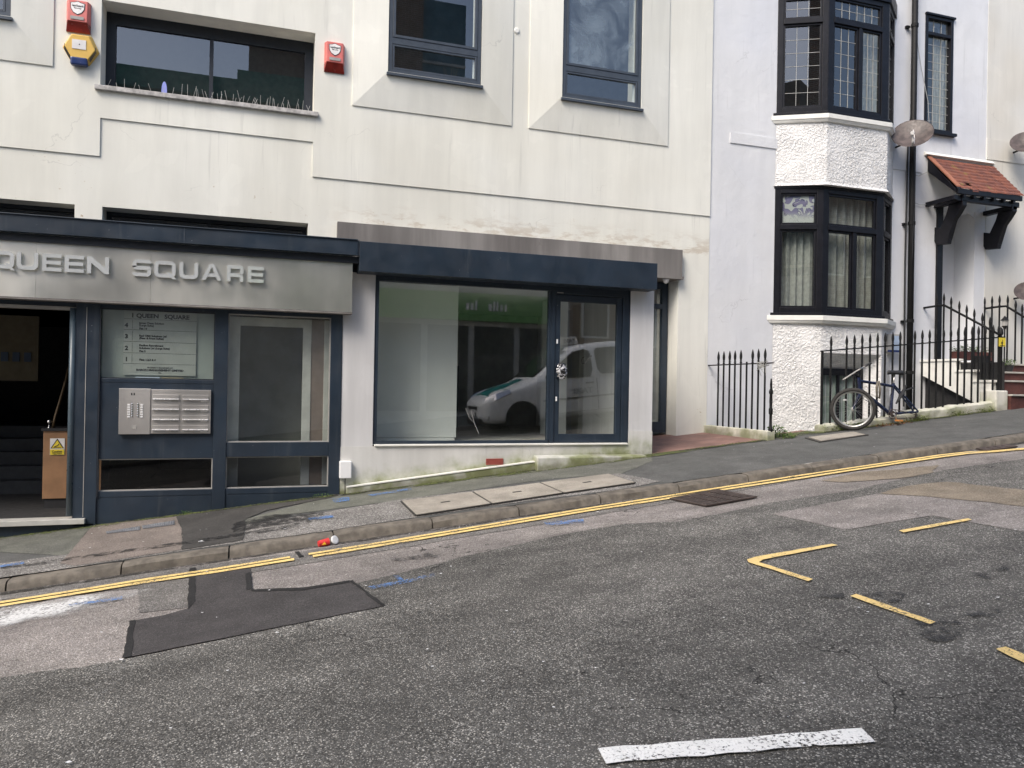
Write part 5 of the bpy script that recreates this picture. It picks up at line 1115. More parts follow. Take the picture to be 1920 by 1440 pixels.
# planter and bucket on the stair
pl = thing('planter_box', (12.25, .95, 2.27), 'dark red planter box of green leaves on the stair landing', 'planter')
MB().box(11.95, 12.75, .95, 1.15, 2.27, 2.42).build('trough', M['brick_red'], pl, bevel=.006)
def leaves(m, c, rx, ry, h, n, s, seed, droop=.3):
    r = random.Random(seed)
    for i in range(n):
        a = r.uniform(0, 6.283); q = r.random() ** .6; x, y = c[0] + rx * q * math.cos(a), c[1] + ry * q * math.sin(a); z = c[2] + r.random() ** 1.3 * h * (1 - .4 * q)
        d = Vector((math.cos(a + r.uniform(-1, 1)), math.sin(a + r.uniform(-1, 1)), r.uniform(-droop, .9))).normalized(); l = s * r.uniform(.6, 1.5); w = l * r.uniform(.25, .45)
        sd_ = d.cross(Vector((r.uniform(-.4, .4), r.uniform(-.4, .4), 1))).normalized() * w; p = Vector((x, y, z)); mid = p + d * l * .5 + Vector((0, 0, .12 * l))
        m.add([p, mid + sd_ * .5, p + d * l, mid - sd_ * .5], [(0, 1, 2, 3)])
        if r.random() < .3: m.tube([(x, y, c[2] - .01), p], .0018, 3, False)
m = MB(); leaves(m, (12.3, 1.05, 2.40), .42, .10, .16, 260, .05, 3); m.build('foliage', M['leaf'], pl, fix=False)
bk = thing('plant_pot', (12.05, .65, 2.08), 'black plastic bucket pot standing on a step of the entrance stair', 'pot')
m = MB(); c = F(1840, 714, .62); m.lathe([(.10, 0), (.135, .24), (.15, .245), (.15, .265), (.13, .265), (.12, .2), (.0, .2)], (c.x, .62, 2.062), n=16); m.build('tub', M['ink'], bk, smooth='auto')
m = MB(); leaves(m, (c.x, .62, 2.25), .1, .1, .07, 60, .04, 5); m.build('foliage', M['leaf'], bk, fix=False)

pt = thing('potted_plant', (13.0, .62, 1.9), 'small leafy green plant on the dark red steps by the farther handrail', 'plant')
MB().lathe([(.06, 0), (.085, .12), (.075, .12), (.0, .10)], (12.75, .64, 2.062), n=12).build('pot', M['ink'], pt); m = MB(); leaves(m, (12.75, .64, 2.17), .12, .1, .13, 90, .05, 15); m.build('foliage', M['leaf'], pt, fix=False)
# ------------------------------------------------------------ railings
FIN = [(.012, 0), (.02, .006), (.02, .016), (.013, .022), (.013, .03), (.021, .036), (.013, .044), (.017, .065), (.0215, .10), (.0205, .13), (.014, .17), (.006, .20), (.0, .215)]
def bar(par, x, y, z0, z1, fin=True, r_=.0145, lean=0.0):
    o = MB().tube([(x, y, z0), (x + lean, y, z1)], r_, 8).build('bar', M['iron'], par, smooth='auto')
    if fin: MB().lathe(FIN, (x + lean, y, z1), n=10).build('finial', M['iron'], o, smooth=True)
ra = thing('railing', (7.19, .8, 1.05), 'short black spiked railing on the stained low wall with wire tangled round its bars', 'railing')
zr_ = F(1390, 683, .8).z
for px, fin in ((1346, 1), (1356, 1), (1367, 1), (1377, 1), (1388, 1), (1399, 0), (1410, 1), (1421, 1), (1433.5, 1)):
    d_ = ray(px, 750); k = 7.19 / d_.x; Y = d_.y * k - D; bar(ra, 7.19, Y, 1.04, zr_ + (.01 if fin else .03), bool(fin))
m = MB(); m.box(7.178, 7.202, -.12, 1.60, zr_ - .012, zr_ + .006); m.build('rail', M['iron'], ra)
MB().lathe([(.03, 0), (.034, .04), (.022, .06), (.02, .25), (.03, .27), (.03, .33), (.02, .36), (.024, .45), (.02, .55), (.03, .57), (.03, .60), (.016, .64), (.018, .7), (.010, .78), (0, .79)], (7.19, -.07, 1.04), n=10).build('end_post', M['iron'], ra, smooth=True)
r = random.Random(2); m = MB(); c0 = Vector((7.19, .06, zr_ - .02)); pts = []
for i in range(46): pts.append(c0 + Vector((r.uniform(-.06, .06), r.uniform(-.05, .20) + .0, r.uniform(-.06, .06) - (.12 if i % 9 == 0 else 0))))
m.tube(pts, .0045, 4, False); tag(m.build('wire_tangle', M['lead']), 'tangle of silver wire and chain wrapped round the end of the short railing', 'wire')

rb = thing('railing', (9.9, .09, 1.2), 'long black spiked railing climbing the hill on the mossy low wall behind the bicycle', 'railing')
zr0, sl_ = F(1542, 658, .09).z, None; x0_ = F(1542, 658, .09).x; x1_ = F(1880, 632, .09).x; z1_ = F(1880, 632, .09).z; sl_ = (z1_ - zr0) / (x1_ - x0_)
zr_at = lambda x: zr0 + sl_ * (x - x0_)
for px in (833, 921, 965, 1008, 1052, 1095, 1137, 1180, 1222, 1304, 1346, 1387, 1425, 1466, 1506, 1547, 1585, 1626, 1662, 1700, 1745, 1775):
    x = F(1280 + px / 3, 690, .09).x; bar(rb, x, .09, pave(x) + (.10 if px != 1506 else .48), zr_at(x) + .008, True, .0155)
MB().tube([(x0_ + .0, .09, pave(x0_) - .3), (x0_, .09, zr_at(x0_))], .02, 8).build('post', M['iron'], rb)
MB().prism([(x0_ - .03, .078, zr_at(x0_ - .03) - .012), (x1_ + .05, .078, zr_at(x1_ + .05) - .012), (x1_ + .05, .078, zr_at(x1_ + .05) + .008), (x0_ - .03, .078, zr_at(x0_ - .03) + .008)], (0, .024, 0)).build('rail', M['iron'], rb)
MB().lathe([(.028, 0), (.028, .9), (.035, .92), (.02, .96), (.02, 1.05), (.04, 1.07), (.035, 1.14), (.0, 1.2)], (11.86, .07, 1.6), n=10).build('gate_post', M['iron'], rb, smooth='auto')

def stair_rail(X, label, Ys, y_top, zt, y_b, zb3, foot):
    t = thing('stair_railing', (X, .8, 2.2), label, 'railing', 'spiked stair railings')
    yk = 1.15; rail = lambda y: zt if y > yk else zt + (zb3 - zt) * (yk - y) / (yk - y_b)
    MB().tube([(X, y_top, zt - .01), (X, 1.3, zt), (X, yk, zt - .004), (X, (yk + y_b) / 2, rail((yk + y_b) / 2)), (X, y_b, zb3)], .02, 8).build('handrail', M['iron'], t, smooth=True)
    for y in Ys: bar(t, X, y, foot(y), rail(y) + .01, True, .0155)
    return t
ft = lambda y: 2.27 if y > .84 else (2.07 if y > .5 else (1.89 if y > .14 else 1.6))
def Yof(px, X): d_ = ray(px, 690); return d_.y * X / d_.x - D
stair_rail(11.80, 'nearer spiked handrail sloping down the white stringer of the stair', [Yof(1280 + p / 3, 11.80) for p in (1425, 1464, 1505, 1551, 1593, 1636, 1682, 1725)], 1.60, 3.26, .05, 2.66, ft)
stair_rail(13.30, 'farther spiked handrail on the right side of the stair by the cream house', [Yof(1280 + p / 3, 13.30) for p in (1693, 1735, 1777, 1823, 1868, 1905)], 1.60, 3.32, -.1, 2.5, ft)
p = F(1878, 640, .04); sk = thing('warning_sign', p, 'small yellow warning plate tied to the top of the long railing', 'sign')
a, b = F(1873, 633, .05), F(1885, 650, .05); MB().box(a.x, b.x, .045, .052, b.z, a.z).build('plate', M['sign_yellow'], sk); m = MB(); cz = (a.z + b.z) / 2; cxx = (a.x + b.x) / 2; m.prism([(cxx - .012, .0445, cz + .05), (cxx + .012, .0445, cz + .02), (cxx, .0445, cz + .02), (cxx + .01, .0445, cz - .02), (cxx - .012, .0445, cz + .015), (cxx, .0445, cz + .015)], (0, -.002, 0)); m.box(a.x + .01, b.x - .01, .0425, .0445, b.z + .012, b.z + .02); m.build('pictogram', M['ink'], sk)
# small lantern on the right railing
p = F(1884, 605, .8); ln = thing('lantern', (p.x, .8, p.z - .1), 'small black lantern standing on the stair railing post', 'lantern')
MB().lathe([(.03, 0), (.02, .02), (.045, .05), (.05, .06)], (p.x, .8, p.z - .12), n=8).build('base', M['iron'], ln); MB().lathe([(.045, .0), (.055, .10)], (p.x, .8, p.z - .06), n=6).build('glass_body', M['label_grey'], ln); MB().lathe([(.07, 0), (.03, .05), (.0, .09)], (p.x, .8, p.z + .04), n=8).build('cap', M['iron'], ln)
MB().tube([(p.x, .8, 2.0), (p.x, .8, p.z - .12)], .012, 6).build('stem', M['iron'], ln)

# ------------------------------------------------------------ bicycle
bike = thing('bicycle', (9.1, -.08, pave(9.1)), 'dark blue bicycle without its rear wheel locked against the spiked railing', 'bicycle')
wc = F(1599, 767, -.17); wc.z = pave(wc.x, -.17) + .327; axw = Vector((.60, .78, .06)).normalized()
wh = MB().torus(wc, .296, .029, axw, 56, 8).build('wheel', M['rubber'], bike, smooth=True)
m = MB(); r = random.Random(1); a0 = axw.orthogonal().normalized(); b0 = axw.cross(a0)
for i in range(64):
    t = 6.283 * i / 64; d = a0 * math.cos(t) + b0 * math.sin(t); tn = -a0 * math.sin(t) + b0 * math.cos(t); s = (1 if i % 2 else -1) * .012
    c = wc + d * .319 + axw * s; m.add([c + tn * .006 + axw * .007, c - tn * .006 + axw * .007, c - tn * .006 - axw * .007, c + tn * .006 - axw * .007] + [c + d * .008 + q for q in (tn * .005 + axw * .006, -tn * .005 + axw * .006, -tn * .005 - axw * .006, tn * .005 - axw * .006)], [(4, 5, 6, 7), (0, 1, 5, 4), (1, 2, 6, 5), (2, 3, 7, 6), (3, 0, 4, 7)])
m.build('tread', M['rubber'], wh)
MB().torus(wc, .268, .017, axw, 56, 8, .9).build('rim', M['alloy'], wh, smooth=True)
m = MB()
for i in range(32):
    t = 6.283 * i / 32; d = a0 * math.cos(t) + b0 * math.sin(t); t2 = t + (.9 if i % 4 < 2 else -.9); d2 = a0 * math.cos(t2) + b0 * math.sin(t2)
    m.tube([wc + d2 * .018 + axw * (.03 if i % 2 else -.03), wc + d * .26], .0012, 3, False)
m.build('spoke', M['alloy'], wh); MB().lathe([(.012, -.055), (.022, -.035), (.014, -.03), (.014, .03), (.022, .035), (.012, .055)], wc, axw, 12).build('hub', M['alloy'], wh)
c = wc + a0 * 0 + Vector((-.15, 0, .14)); MB().box(c.x - .03, c.x + .03, c.y - .004, c.y + .004, c.z - .01, c.z + .01).build('reflector', M['label_white'], wh)
Y0 = -.06
P_ = lambda x, y, Y=Y0: F(x, y, Y)
ht, hb = P_(1610, 708, -.03), P_(1612.5, 732, -.05); bb_ = P_(1669, 776, -.06); sc = P_(1675, 722, -.02); rd = P_(1717, 771, -.03)
fr_ = MB(); fr_.tube([ht, hb], .027, 10); fr_.tube([ht.lerp(hb, .25), sc.lerp(bb_, .04)], .022, 10); fr_.tube([hb.lerp(ht, .1), bb_], .028, 10); fr_.tube([sc + (sc - bb_).normalized() * .03, bb_], .022, 10)
fr_.lathe([(.026, -.04), (.026, .04)], bb_, (0, 1, 0), 12)
for s in (-.045, .045):
    o = Vector((0, s, 0)); fr_.tube([sc + o * .4, rd + o], .013, 8); fr_.tube([bb_ + o * .6, rd + o + Vector((0, 0, -.01))], .014, 8)
fr_.build('frame', M['bike_blue'], bike, smooth='auto')
fk = MB()
for s in (-1, 1):
    o = axw * (.052 * s); cr = hb + (hb - ht).normalized() * .03; fk.tube([cr, cr + o + Vector((0, 0, -.02)), wc + (cr - wc) * .5 + o, wc + o], [.020, .020, .017, .012], 8)
fk.build('fork', M['bike_blue'], bike, smooth=True)
m = MB(); stt = ht + (ht - hb).normalized() * .07; m.tube([ht, stt], .016, 8); m.tube([stt, stt + Vector((-.06, -.01, .02))], .015, 8); m.build('stem', M['iron'], bike, smooth=True)
mid = stt + Vector((-.06, -.01, .02)); hbL = mid + Vector((-.26, -.03, -.13)); hbR = mid + Vector((.25, -.04, .14))
hbm = MB().tube([hbL, mid.lerp(hbL, .3), mid, mid.lerp(hbR, .3), hbR], .0115, 8).build('handlebar', M['label_grey'], bike, smooth=True)
MB().tube([mid.lerp(hbR, .62), hbR + (hbR - mid) * .03], .017, 8).build('grip', M['ink'], hbm); MB().tube([mid.lerp(hbR, .55), mid.lerp(hbR, .5) + Vector((-.08, -.03, -.02))], .007, 6).build('brake_lever', M['alloy'], hbm)
m = MB(); m.tube([mid.lerp(hbL, .2), mid + Vector((-.05, 0, -.10)), hb + Vector((-.08, -.02, .0)), hb + Vector((-.04, -.03, -.08))], .004, 5); m.tube([mid.lerp(hbR, .3), mid + Vector((.02, .03, .05)), ht + Vector((.05, .03, -.05)), hb + Vector((.06, 0, 0))], .004, 5); m.tube([sc + Vector((-.02, -.02, -.02)), sc.lerp(bb_, .4) + Vector((-.06, -.02, 0)), bb_ + Vector((-.06, -.03, .06)), bb_ + Vector((0, -.03, .02))], .004, 5); m.build('cable', M['ink'], bike)
sp = sc + (sc - bb_).normalized() * .17
MB().tube([sc, sp], .013, 8).build('seat_post', M['alloy'], bike, smooth=True)
m = MB(); vs = []
for i, (u, w, h) in enumerate(((-.135, .012, .0), (-.11, .022, .008), (-.04, .028, .006), (.03, .05, .004), (.09, .075, .012), (.125, .06, .014), (.14, .02, .0))):
    for a, zz in ((-1, -.05), (-.95, -.01), (-.5, .012), (0, .016), (.5, .012), (.95, -.01), (1, -.05), (0, -.045)): vs.append(sp + Vector((u, a * w, .045 + zz + h)))
m.add(vs, [(i * 8 + k, i * 8 + (k + 1) % 8, i * 8 + 8 + (k + 1) % 8, i * 8 + 8 + k) for i in range(6) for k in range(8)] + [tuple(range(8)), tuple(48 + k for k in range(8))]); m.build('saddle', M['ink'], bike, smooth=True)
m = MB().tube([sp + Vector((-.07, 0, .02)), sp + Vector((0, 0, .0)), sp + Vector((.07, 0, .02))], .006, 6); m.build('saddle_rail', M['alloy'], bike)
cg = MB().torus(bb_ + Vector((0, -.05, 0)), .075, .006, (0, 1, 0), 30, 6); cg.lathe([(.05, 0), (.05, .004)], bb_ + Vector((0, -.052, 0)), (0, 1, 0), 20); cg.build('chainring', M['iron_rust'], bike)
ca = bb_ + Vector((.05, -.08, -.10)); ck = MB().tube([bb_ + Vector((0, -.06, 0)), bb_ + Vector((0, -.08, 0)), ca], .012, 8).build('crank', M['alloy'], bike, smooth=True); MB().box(ca.x - .05, ca.x + .04, ca.y - .09, ca.y - .01, ca.z - .012, ca.z + .012).build('pedal', simple('orange_reflector_pedal', (.5, .2, .05), .5), ck, bevel=.004)
m = MB(); m.tube([rd + Vector((.0, 0, .0)), rd + Vector((.01, 0, -.05)), rd + Vector((-.01, 0, -.1))], .012, 6); m.tube([bb_ + Vector((.05, -.05, .07)), rd + Vector((0, -.04, -.06)), rd + Vector((-.02, -.04, -.1)), bb_ + Vector((.05, -.05, -.075))], .006, 4); m.build('derailleur', M['iron_rust'], bike)
# mudguard hanging at the back and over the front wheel
m = MB(); vs = []
for i in range(14):
    t = rad(-8 + i * 5.5); d = Vector((math.cos(t), 0, math.sin(t)))
    for s, rr in ((-.03, .325), (-.015, .335), (.015, .335), (.03, .325)): vs.append(wc + (b0 * math.sin(t) * (1 if b0.z > 0 else -1) + a0 * 0 + Vector((.78, -.60, 0)) * math.cos(t)) * (rr + .012) + axw * s)
m.add(vs, [(i * 4 + k, i * 4 + k + 1, i * 4 + 5 + k, i * 4 + 4 + k) for i in range(13) for k in range(3)]); m.build('mudguard', M['ink'], bike, smooth=True)
m = MB(); a, b = P_(1680, 757), P_(1699, 722); m.tube([a, a.lerp(b, .5) + Vector((.01, 0, 0)), b], [.012, .03, .012], 6); m.tube([P_(1690, 745), P_(1697, 732), P_(1708, 728), P_(1713, 727)], .012, 6); m.build('mudguard', M['ink'], bike)
# strap / lock hanging from the top tube
m = MB(); a = P_(1643, 717); m.tube([a + Vector((0, -.03, .02)), a + Vector((-.03, -.04, -.08)), a + Vector((-.02, -.04, -.22)), a + Vector((.03, -.04, -.25)), a + Vector((.035, -.04, -.1)), a + Vector((.02, -.03, .02))], [.015, .018, .014, .014, .018, .015], 8)
tag(m.build('cable_lock', simple('brown_grey_strap', (.16, .14, .11), .7, var=.4, nscale=20), smooth=True), 'grey brown strap lock looped over the top tube of the bicycle', 'lock')

# ------------------------------------------------------------ weeds, moss, litter
def weed(px, py, r_, h, n, s, label, seed, fn=G, mat='leaf'):
    c = fn(px, py); m = MB(); leaves(m, c, r_, r_ * .6, h, n, s, seed); return tag(m.build('weed', M[mat], fix=False, origin=c), label, 'weed', 'weeds growing along the foot of the walls')
weed(1456, 820, .13, .20, 170, .055, 'largest leafy green weed against the end of the stained low wall', 1)
weed(1478, 822, .10, .08, 80, .04, 'low green weed right of the largest one, at the bay foot', 2)
weed(480, 944, .05, .08, 40, .028, 'small green weed in front of the navy panel under the clear side window', 3)
weed(348, 965, .07, .05, 60, .02, 'tiny weed left of the small one, under the low dark window', 4)
weed(992, 876, .09, .08, 70, .035, 'green weed growing in the corner left of the shop door step', 5)
weed(605, 934, .12, .05, 60, .022, 'low weed at the corner of the navy post beside the utility box', 6)
weed(1868, 750, .16, .14, 140, .05, 'green weed on the end block of the mossy wall by the stair', 7)
r = random.Random(77); m = MB()
for i in range(34):
    X = r.uniform(8.2, 11.6); leaves(m, (X, -.04 + r.uniform(-.05, .03), pave(X) + .0), .12, .04, .08 if X > 8.9 else .12, 34, .03, i)
tag(m.build('wall_foot_weeds', M['leaf2'], fix=False), kind='stuff')
r = random.Random(78); m = MB()
for i in range(26):
    X = r.uniform(1.1, 3.5); leaves(m, (X, -.09 + r.uniform(-.02, .01), pave(X, -.1)), .10, .02, .03, 16, .013, i + 50)
for i in range(10):
    X = r.uniform(6.1, 7.1); leaves(m, (X, -.01, pave(X, 0)), .10, .03, .02, 16, .013, i + 90)
tag(m.build('footing_moss', M['leaf2'], fix=False), kind='stuff')
sheet('moss_patch', None, M['moss'], .012, fn=G, jit=.02, world_pts=[Vector(p + (0,)) for p in ((1.0, -.18), (2.2, -.2), (3.6, -.26), (5.3, -.24), (6.2, -.12), (7.1, -.10), (7.1, .0), (5.3, -.0), (1.0, -.01))])
sheet('moss_patch', None, M['moss'], .013, fn=G, jit=.02, world_pts=[Vector(p + (0,)) for p in ((7.15, -.12), (8.4, -.10), (10, -.10), (11.6, -.1), (11.6, .0), (8.2, .0), (8.1, .3), (7.2, .3))])
sheet('moss_patch', None, M['moss'], .012, fn=G, jit=.02, world_pts=[Vector(p + (0,)) for p in ((-1.9, -.16), (-.4, -.10), (.9, -.14), (.9, .0), (-1.7, .0), (-4, .0), (-4, -.2))])
r = random.Random(79); m = MB()
for i in range(12): X = 9.3 + r.uniform(-.25, .4); leaves(m, (X, -.12 + r.uniform(-.08, .06), pave(X, -.1)), .07, .05, .02, 10, .035, i + 200)
tag(m.build('dead_leaves', M['litter'], fix=False), kind='stuff')
# paper cup in the gutter
c = Vector((.62, -2.18, SX * .62 + .032 + R0)); cup = thing('paper_cup', c - Vector((0, 0, .03)), 'crushed red and white paper cup lying in the gutter against the kerb', 'cup')
ax_ = Vector((1, .25, .10)).normalized(); MB().lathe([(.028, -.055), (.038, .045), (.036, .045), (.026, -.05)], c, ax_, 18).build('cup_body', M['cup_red'], cup, smooth='auto')
MB().lathe([(.0385, .044), (.041, .046), (.041, .056), (.030, .060), (.0, .06)], c + Vector((.07, .02, .004)), Vector((.6, -.8, .5)), 18).build('lid', M['paper'], cup)
q = MB().prism([c + Vector((-.02, -.036, -.012)), c + Vector((.0, -.038, .018)), c + Vector((.018, -.039, -.008))], (0, -.002, 0)); q.build('print', M['cup_yellow'], cup)
p = G(372, 1018); m = MB().tube([p + Vector((0, 0, .012)), p + Vector((.03, .015, .018)), p + Vector((.05, -.01, .012)), p + Vector((.02, -.02, .015)), p + Vector((.06, .02, .012))], .005, 5); tag(m.build('plastic_scrap', M['paper']), 'small twisted scrap of white plastic on the pavement', 'litter')
# cracks in the tarmac
# ------------------------------------------------------------ other side of the street (seen in reflections)
def block(name, x0, x1, y, z1, mat, label, wins=None, depth=6.0, wmat='glass_dark', band=None):
    zb = SX * x0 - 1; t = thing(name, ((x0 + x1) / 2, y, SX * x0), label, 'building')
    MB().box(x0, x1, y - depth, y, zb, z1).build('wall', mat, t)
    if wins:
        nx, rows = wins
        for zc, hgt in rows:
            for i in range(nx):
                cx_ = x0 + (x1 - x0) * (i + .5) / nx; w_ = (x1 - x0) / nx * .5
                f = frame_mb(MB(), cx_ - w_ / 2, cx_ + w_ / 2, zc, zc + hgt, y + .0, y + .05, .06).build('window', M['trim_white'], t)
                MB().quad((cx_ - w_ / 2, y + .02, zc), (cx_ + w_ / 2, y + .02, zc), (cx_ + w_ / 2, y + .02, zc + hgt), (cx_ - w_ / 2, y + .02, zc + hgt)).build('pane', simple('dark_pane', (.03, .035, .045), .08) if 'dark_pane' not in bpy.data.materials else bpy.data.materials['dark_pane'], f)
    return t
def brick(name, c1, c2, mo=(.3, .28, .25)):
    t = NT(name); b = t.n('ShaderNodeTexBrick'); mp = t.n('ShaderNodeCombineXYZ'); s = t.sep(t.pos); t.set(mp, 0, s[0]); t.set(mp, 1, s[2]); t.set(b, 'Vector', mp.outputs[0])
    b.inputs['Color1'].default_value = col3(c1); b.inputs['Color2'].default_value = col3(c2); b.inputs['Mortar'].default_value = col3(mo); b.inputs['Scale'].default_value = 1; b.inputs['Brick Width'].default_value = .23; b.inputs['Row Height'].default_value = .075; b.inputs['Mortar Size'].default_value = .01
    return t.out(b.outputs['Color'], .85)
M['brick'] = brick('brown_brick', (.20, .10, .06), (.14, .075, .05)); M['concrete'] = simple('grey_concrete', (.42, .41, .39), .8, var=.2, nscale=2); M['green'] = simple('green_fascia', (.12, .32, .08), .4, var=.04); M['copper'] = simple('green_copper_roof', (.05, .15, .12), .6, var=.15)
sh = block('shop_building', -6, 3.0, -12.2, 10.4, M['concrete'], 'grey building opposite with a green copper roof edge', (4, ((4.8, 1.4), (7.0, 1.3))))
m = MB(); m.box(-6.3, 3.1, -12.7, -11.7, 10.4, 11.0); m.box(-.8, 3.1, -12.9, -12.2, 11.0, 11.5); m.build('roof_edge', M['copper'], sh)
gs = block('shop_building', 3.0, 9.0, -12.0, 5.6, M['concrete'], 'low building opposite with a bright green shop fascia')
m = MB(); m.box(-.5, 2.98, -12.2, -11.86, 3.55, 4.45); m.box(3.02, 8.6, -12.0, -11.82, 3.55, 4.35); m.build('fascia', M['green'], gs)
m = MB()
for x in (3.2, 4.6, 6.0, 7.4): m.box(x, x + 1.2, -12.0, -11.96, .9, 3.4)
m.build('window', simple('dark_shop_glass', (.025, .03, .035), .06), gs)
tm = text_mb('apple day', .42, 6.9, -11.80, 3.80, 'LEFT', 1, .01, '+Y', .01) if False else MB().box(5.6, 5.75, -11.82, -11.80, 3.8, 4.05)
m = MB(); r = random.Random(6)
for x, w_, hh in ((6.85, .07, .2), (6.72, .07, .2), (6.6, .06, .28), (6.5, .06, .28), (6.36, .09, .2), (5.95, .06, .28), (5.82, .08, .2), (5.68, .09, .2)): m.box(x, x + w_, -11.82, -11.80, 3.85, 3.85 + hh)
m.build('fascia_lettering', M['label_white'], gs)
bt = block('brick_tower', 3.7, 5.5, -15, 17, M['brick'], 'tall brown brick tower opposite rising behind the low shops', None, 3)
gt = block('glass_tower', 5.5, 7.2, -15.4, 16, simple('blue_green_glazing', (.10, .17, .20), .15, var=.3, nscale=1.2), 'blue green glazed stair tower opposite', None, 3)
m = MB()
for k in range(5): m.box(5.5, 7.2, -15.39, -15.33, 4 + k * 2.4, 4.1 + k * 2.4)
m.build('floor_band', M['concrete'], gt)
bt2 = block('brown_tower', -.6, 1.9, -19.5, 15.5, simple('brown_concrete', (.16, .13, .105), .8), 'brown concrete tower far behind the opposite roof', (2, ((10.5, 3.5),)), 3)
block('terrace_building', 9.0, 24.0, -12.2, 10.5, M['brick'], 'brown brick terrace opposite, up the hill', (8, ((3.2, 1.6), (6.2, 1.6))))
block('terrace_building', -20.0, -6.0, -12.2, 7.5, M['concrete'], 'grey terrace opposite, down the hill', (6, ((.5, 1.6), (3.8, 1.6))))
# bare tree whose branches show in the upper glass
tr = thing('bare_tree', (7.6, -13.6, .8), 'bare tree standing behind the shops opposite', 'tree')
m = MB(); r = random.Random(9)
def branch(p, d, l, rr, dep):
    q = p + d * l; m.tube([p, p.lerp(q, .5) + Vector((r.uniform(-.05, .05), 0, 0)) * l, q], [rr, rr * .85, rr * .7], 5, False)
    if dep:
        for k in range(3): dd = (d + Vector((r.uniform(-.8, .8), r.uniform(-.5, .5), r.uniform(-.1, .6)))).normalized(); branch(q, dd, l * r.uniform(.65, .85), rr * .62, dep - 1)
m.tube([(7.6, -13.6, .8), (7.5, -13.6, 5.5)], [.16, .12], 8)
branch(Vector((7.5, -13.6, 5.5)), Vector((-.1, 0, 1)), 2.0, .11, 5); m.build('trunk', simple('pale_bark', (.3, .26, .2), .9), tr, smooth=True)

# ------------------------------------------------------------ taxi van parked beside the camera (seen mirrored in the shop glass)
van = bpy.data.objects.new('taxi_van', None); C.objects.link(van); tag(van, 'white taxi van with a teal bonnet and a roof sign, mirrored in the shop window', 'van')
VL, VW = 4.4, 1.8
# x from the nose to the tail, local; z above ground; y half widths
stn = [ # x, zbot, zbelt, ztop, wbelt, wtop
 (0.00, .38, .62, .66, .55, .45), (.06, .25, .66, .74, .72, .62), (.22, .20, .74, .86, .84, .72), (.55, .20, .84, .97, .89, .76), (.95, .20, .92, 1.05, .90, .74),
 (1.18, .20, .97, 1.12, .90, .70), (1.65, .20, 1.02, 1.47, .90, .66), (2.05, .20, 1.04, 1.72, .90, .66), (2.6, .20, 1.05, 1.80, .90, .68), (3.5, .20, 1.06, 1.80, .90, .68), (4.1, .20, 1.06, 1.75, .89, .66), (4.32, .24, 1.04, 1.60, .86, .62), (4.40, .35, 1.0, 1.2, .8, .6)]
m = MB(); vs = []; NS = 16
for (x, zb0, zbe, ztp, wb, wt) in stn:
    sec = [(wb * .92, zb0), (wb, zb0 + .12), (wb * 1.01, (zb0 + zbe) / 2), (wb, zbe), (wb * .4 + wt * .6, zbe * .35 + ztp * .65), (wt, ztp - .05), (wt * .85, ztp - .008), (wt * .4, ztp + .005)]
    ring_ = sec + [(-a, b) for a, b in reversed(sec)]
    for a, b in ring_: vs.append((x, a, b))
m.add(vs, [(i * 16 + k, i * 16 + (k + 1) % 16, i * 16 + 16 + (k + 1) % 16, i * 16 + 16 + k) for i in range(len(stn) - 1) for k in range(16)] + [tuple(range(16)), tuple((len(stn) - 1) * 16 + k for k in range(16))])
vm = simple('white_van_paint', (.86, .87, .88), .25, var=.02); body = m.build('body', vm, van, smooth=True)
sb = body.modifiers.new('s', 'SUBSURF'); sb.levels = sb.render_levels = 2
def side_poly(pts, y, mat, nm, th=.01, par=None):
    return MB().prism([(x, y + ins, z) for x, z, ins in pts], (0, th, 0)).build(nm, mat, par or van)
dk = simple('dark_van_glass', (.02, .024, .028), .05); teal = simple('teal_paint', (.015, .24, .24), .25, var=.03)
def wy(z): return .905 - max(0, z - 1.03) * .30
def swin(pts, nm, mat):
    MB().add([(x, wy(z) + .002, z) for x, z in pts] + [(x, wy(z) + .016, z) for x, z in pts], [tuple(range(len(pts))), tuple(range(2 * len(pts) - 1, len(pts) - 1, -1))] + [(i, (i + 1) % len(pts), len(pts) + (i + 1) % len(pts), len(pts) + i) for i in range(len(pts))]).build(nm, mat, van)
swin([(1.50, 1.10), (2.42, 1.06), (2.50, 1.2), (2.50, 1.60), (2.40, 1.66), (2.12, 1.62), (1.75, 1.38)], 'side_window', dk)
swin([(2.68, 1.10), (3.40, 1.08), (3.48, 1.18), (3.48, 1.60), (3.40, 1.66), (2.68, 1.67), (2.62, 1.6), (2.62, 1.2)], 'side_window', dk)
swin([(3.64, 1.12), (4.05, 1.14), (4.02, 1.60), (3.64, 1.65)], 'side_window', dk)
ws = MB().add([(1.22, -.62, 1.14), (1.22, .62, 1.14), (1.99, .60, 1.715), (1.99, -.60, 1.715)] + [(1.19, -.62, 1.155), (1.19, .62, 1.155), (1.96, .60, 1.73), (1.96, -.60, 1.73)], [(0, 1, 2, 3), (7, 6, 5, 4), (0, 4, 5, 1), (1, 5, 6, 2), (2, 6, 7, 3), (3, 7, 4, 0)]); ws.build('windscreen', dk, van)
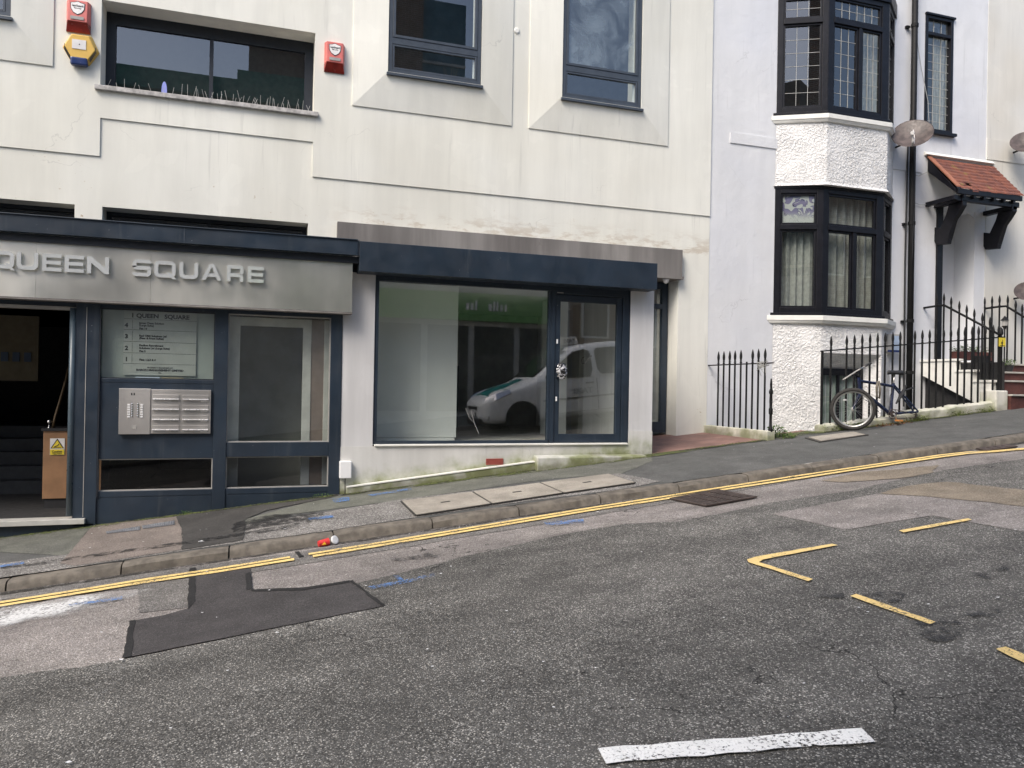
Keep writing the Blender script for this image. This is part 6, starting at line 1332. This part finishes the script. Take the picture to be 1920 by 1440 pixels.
# bonnet panel (teal), follows the nose
bn = MB(); rows = [(.20, .855, .60), (.55, .975, .70), (.95, 1.055, .70), (1.16, 1.12, .66)]; vs = []
for x, z, w_ in rows:
    for k in range(7): u = -1 + k / 3; vs.append((x, u * w_, z + .012 - .05 * u * u))
bn.add(vs, [(i * 7 + k, i * 7 + k + 1, i * 7 + 8 + k, i * 7 + 7 + k) for i in range(3) for k in range(6)]); b_ = bn.build('bonnet', teal, van, smooth=True); sd_ = b_.modifiers.new('sol', 'SOLIDIFY'); sd_.thickness = .02
for s in (-1, 1):
    m = MB().add([(.10, s * .64, .70), (.30, s * .845, .74), (.62, s * .885, .86), (.60, s * .82, .93), (.32, s * .76, .86), (.14, s * .60, .79)], [(0, 1, 2, 3, 4, 5)]); hl = m.build('headlight', simple('headlight_chrome', (.6, .6, .62), .1, .8) if s < 0 else bpy.data.materials['headlight_chrome'], van); sm = hl.modifiers.new('sol', 'SOLIDIFY'); sm.thickness = .04; sm.offset = 0
    MB().lathe([(.07, 0), (.075, .02), (.05, .03), (.0, .02)], (.12, s * .70, .40), (-1, s * .5, 0), 14).build('fog_lamp', M['chrome'], van)
    mi = MB().lathe([(.0, -.09), (.07, -.07), (.09, 0), (.07, .07), (.0, .09)], (1.45, s * 1.0, 1.12), (.2, 1, 0), 10).build('mirror', M['ink'], van)
MB().box(-.02, .03, -.35, .35, .56, .62).build('grille', M['ink'], van); MB().box(-.03, .03, -.5, .5, .26, .36).build('grille', M['ink'], van)
MB().box(-.04, -.025, -.26, .26, .42, .53).build('number_plate', M['label_white'], van)
for x in (.82, 3.55):
    for s in (-1, 1):
        c = Vector((x, s * .82, .32)); MB().lathe([(.365, -.05), (.365, .092)], c, (0, s, 0), 28).build('wheel_arch', M['ink'], van)
        w_ = MB().torus(c + Vector((0, s * .03, 0)), .25, .075, (0, 1, 0), 32, 10, 1.1).build('wheel', M['rubber'], van, smooth=True)
        m = MB().lathe([(.2, 0), (.2, .07), (.16, .075), (.03, .055), (.0, .06)], c, (0, s, 0), 20); m.build('rim', M['alloy'], w_)
MB().prism([(2.05, -.1, 1.80), (2.55, -.1, 1.80), (2.50, -.1, 1.97), (2.10, -.1, 1.97)], (0, .2, 0)).build('roof_sign', M['label_white'], van)
m = MB()
for x in (1.42, 2.56, 3.58): m.box(x, x + .009, .895, .914, .34, 1.02)
m.box(1.42, 3.58, .895, .914, .335, .345); m.box(1.3, 4.2, .90, .925, .62, .655); m.build('door_seam', simple('grey_seam', (.12, .12, .125), .6), van)
for x in (2.3, 3.3): MB().box(x, x + .18, .90, .935, .92, .95).build('door_handle', M['ink'], van, bevel=.006)
MB().box(.02, .09, -.62, .62, .205, .25).build('lower_lip', M['ink'], van)
ts = text_mb('TAXI', .13, 2.48, .102, 1.83, 'LEFT', 1, .003, '+Y', .004); ts.build('sign_lettering', M['ink'], van)
ts = text_mb('TAXI', .17, 2.45, .925, .72, 'LEFT', 1.2, .003, '+Y', .004); ts.build('side_lettering', simple('grey_vinyl', (.3, .33, .34), .5), van)
for o in van.children: pass
VX, VY = 4.75, -6.3 - .97
van.scale = (1.06, 1.06, 1.06)
van.rotation_euler = (0, -math.atan(SX), 0); van.location = (VX, VY, SX * VX + R0)
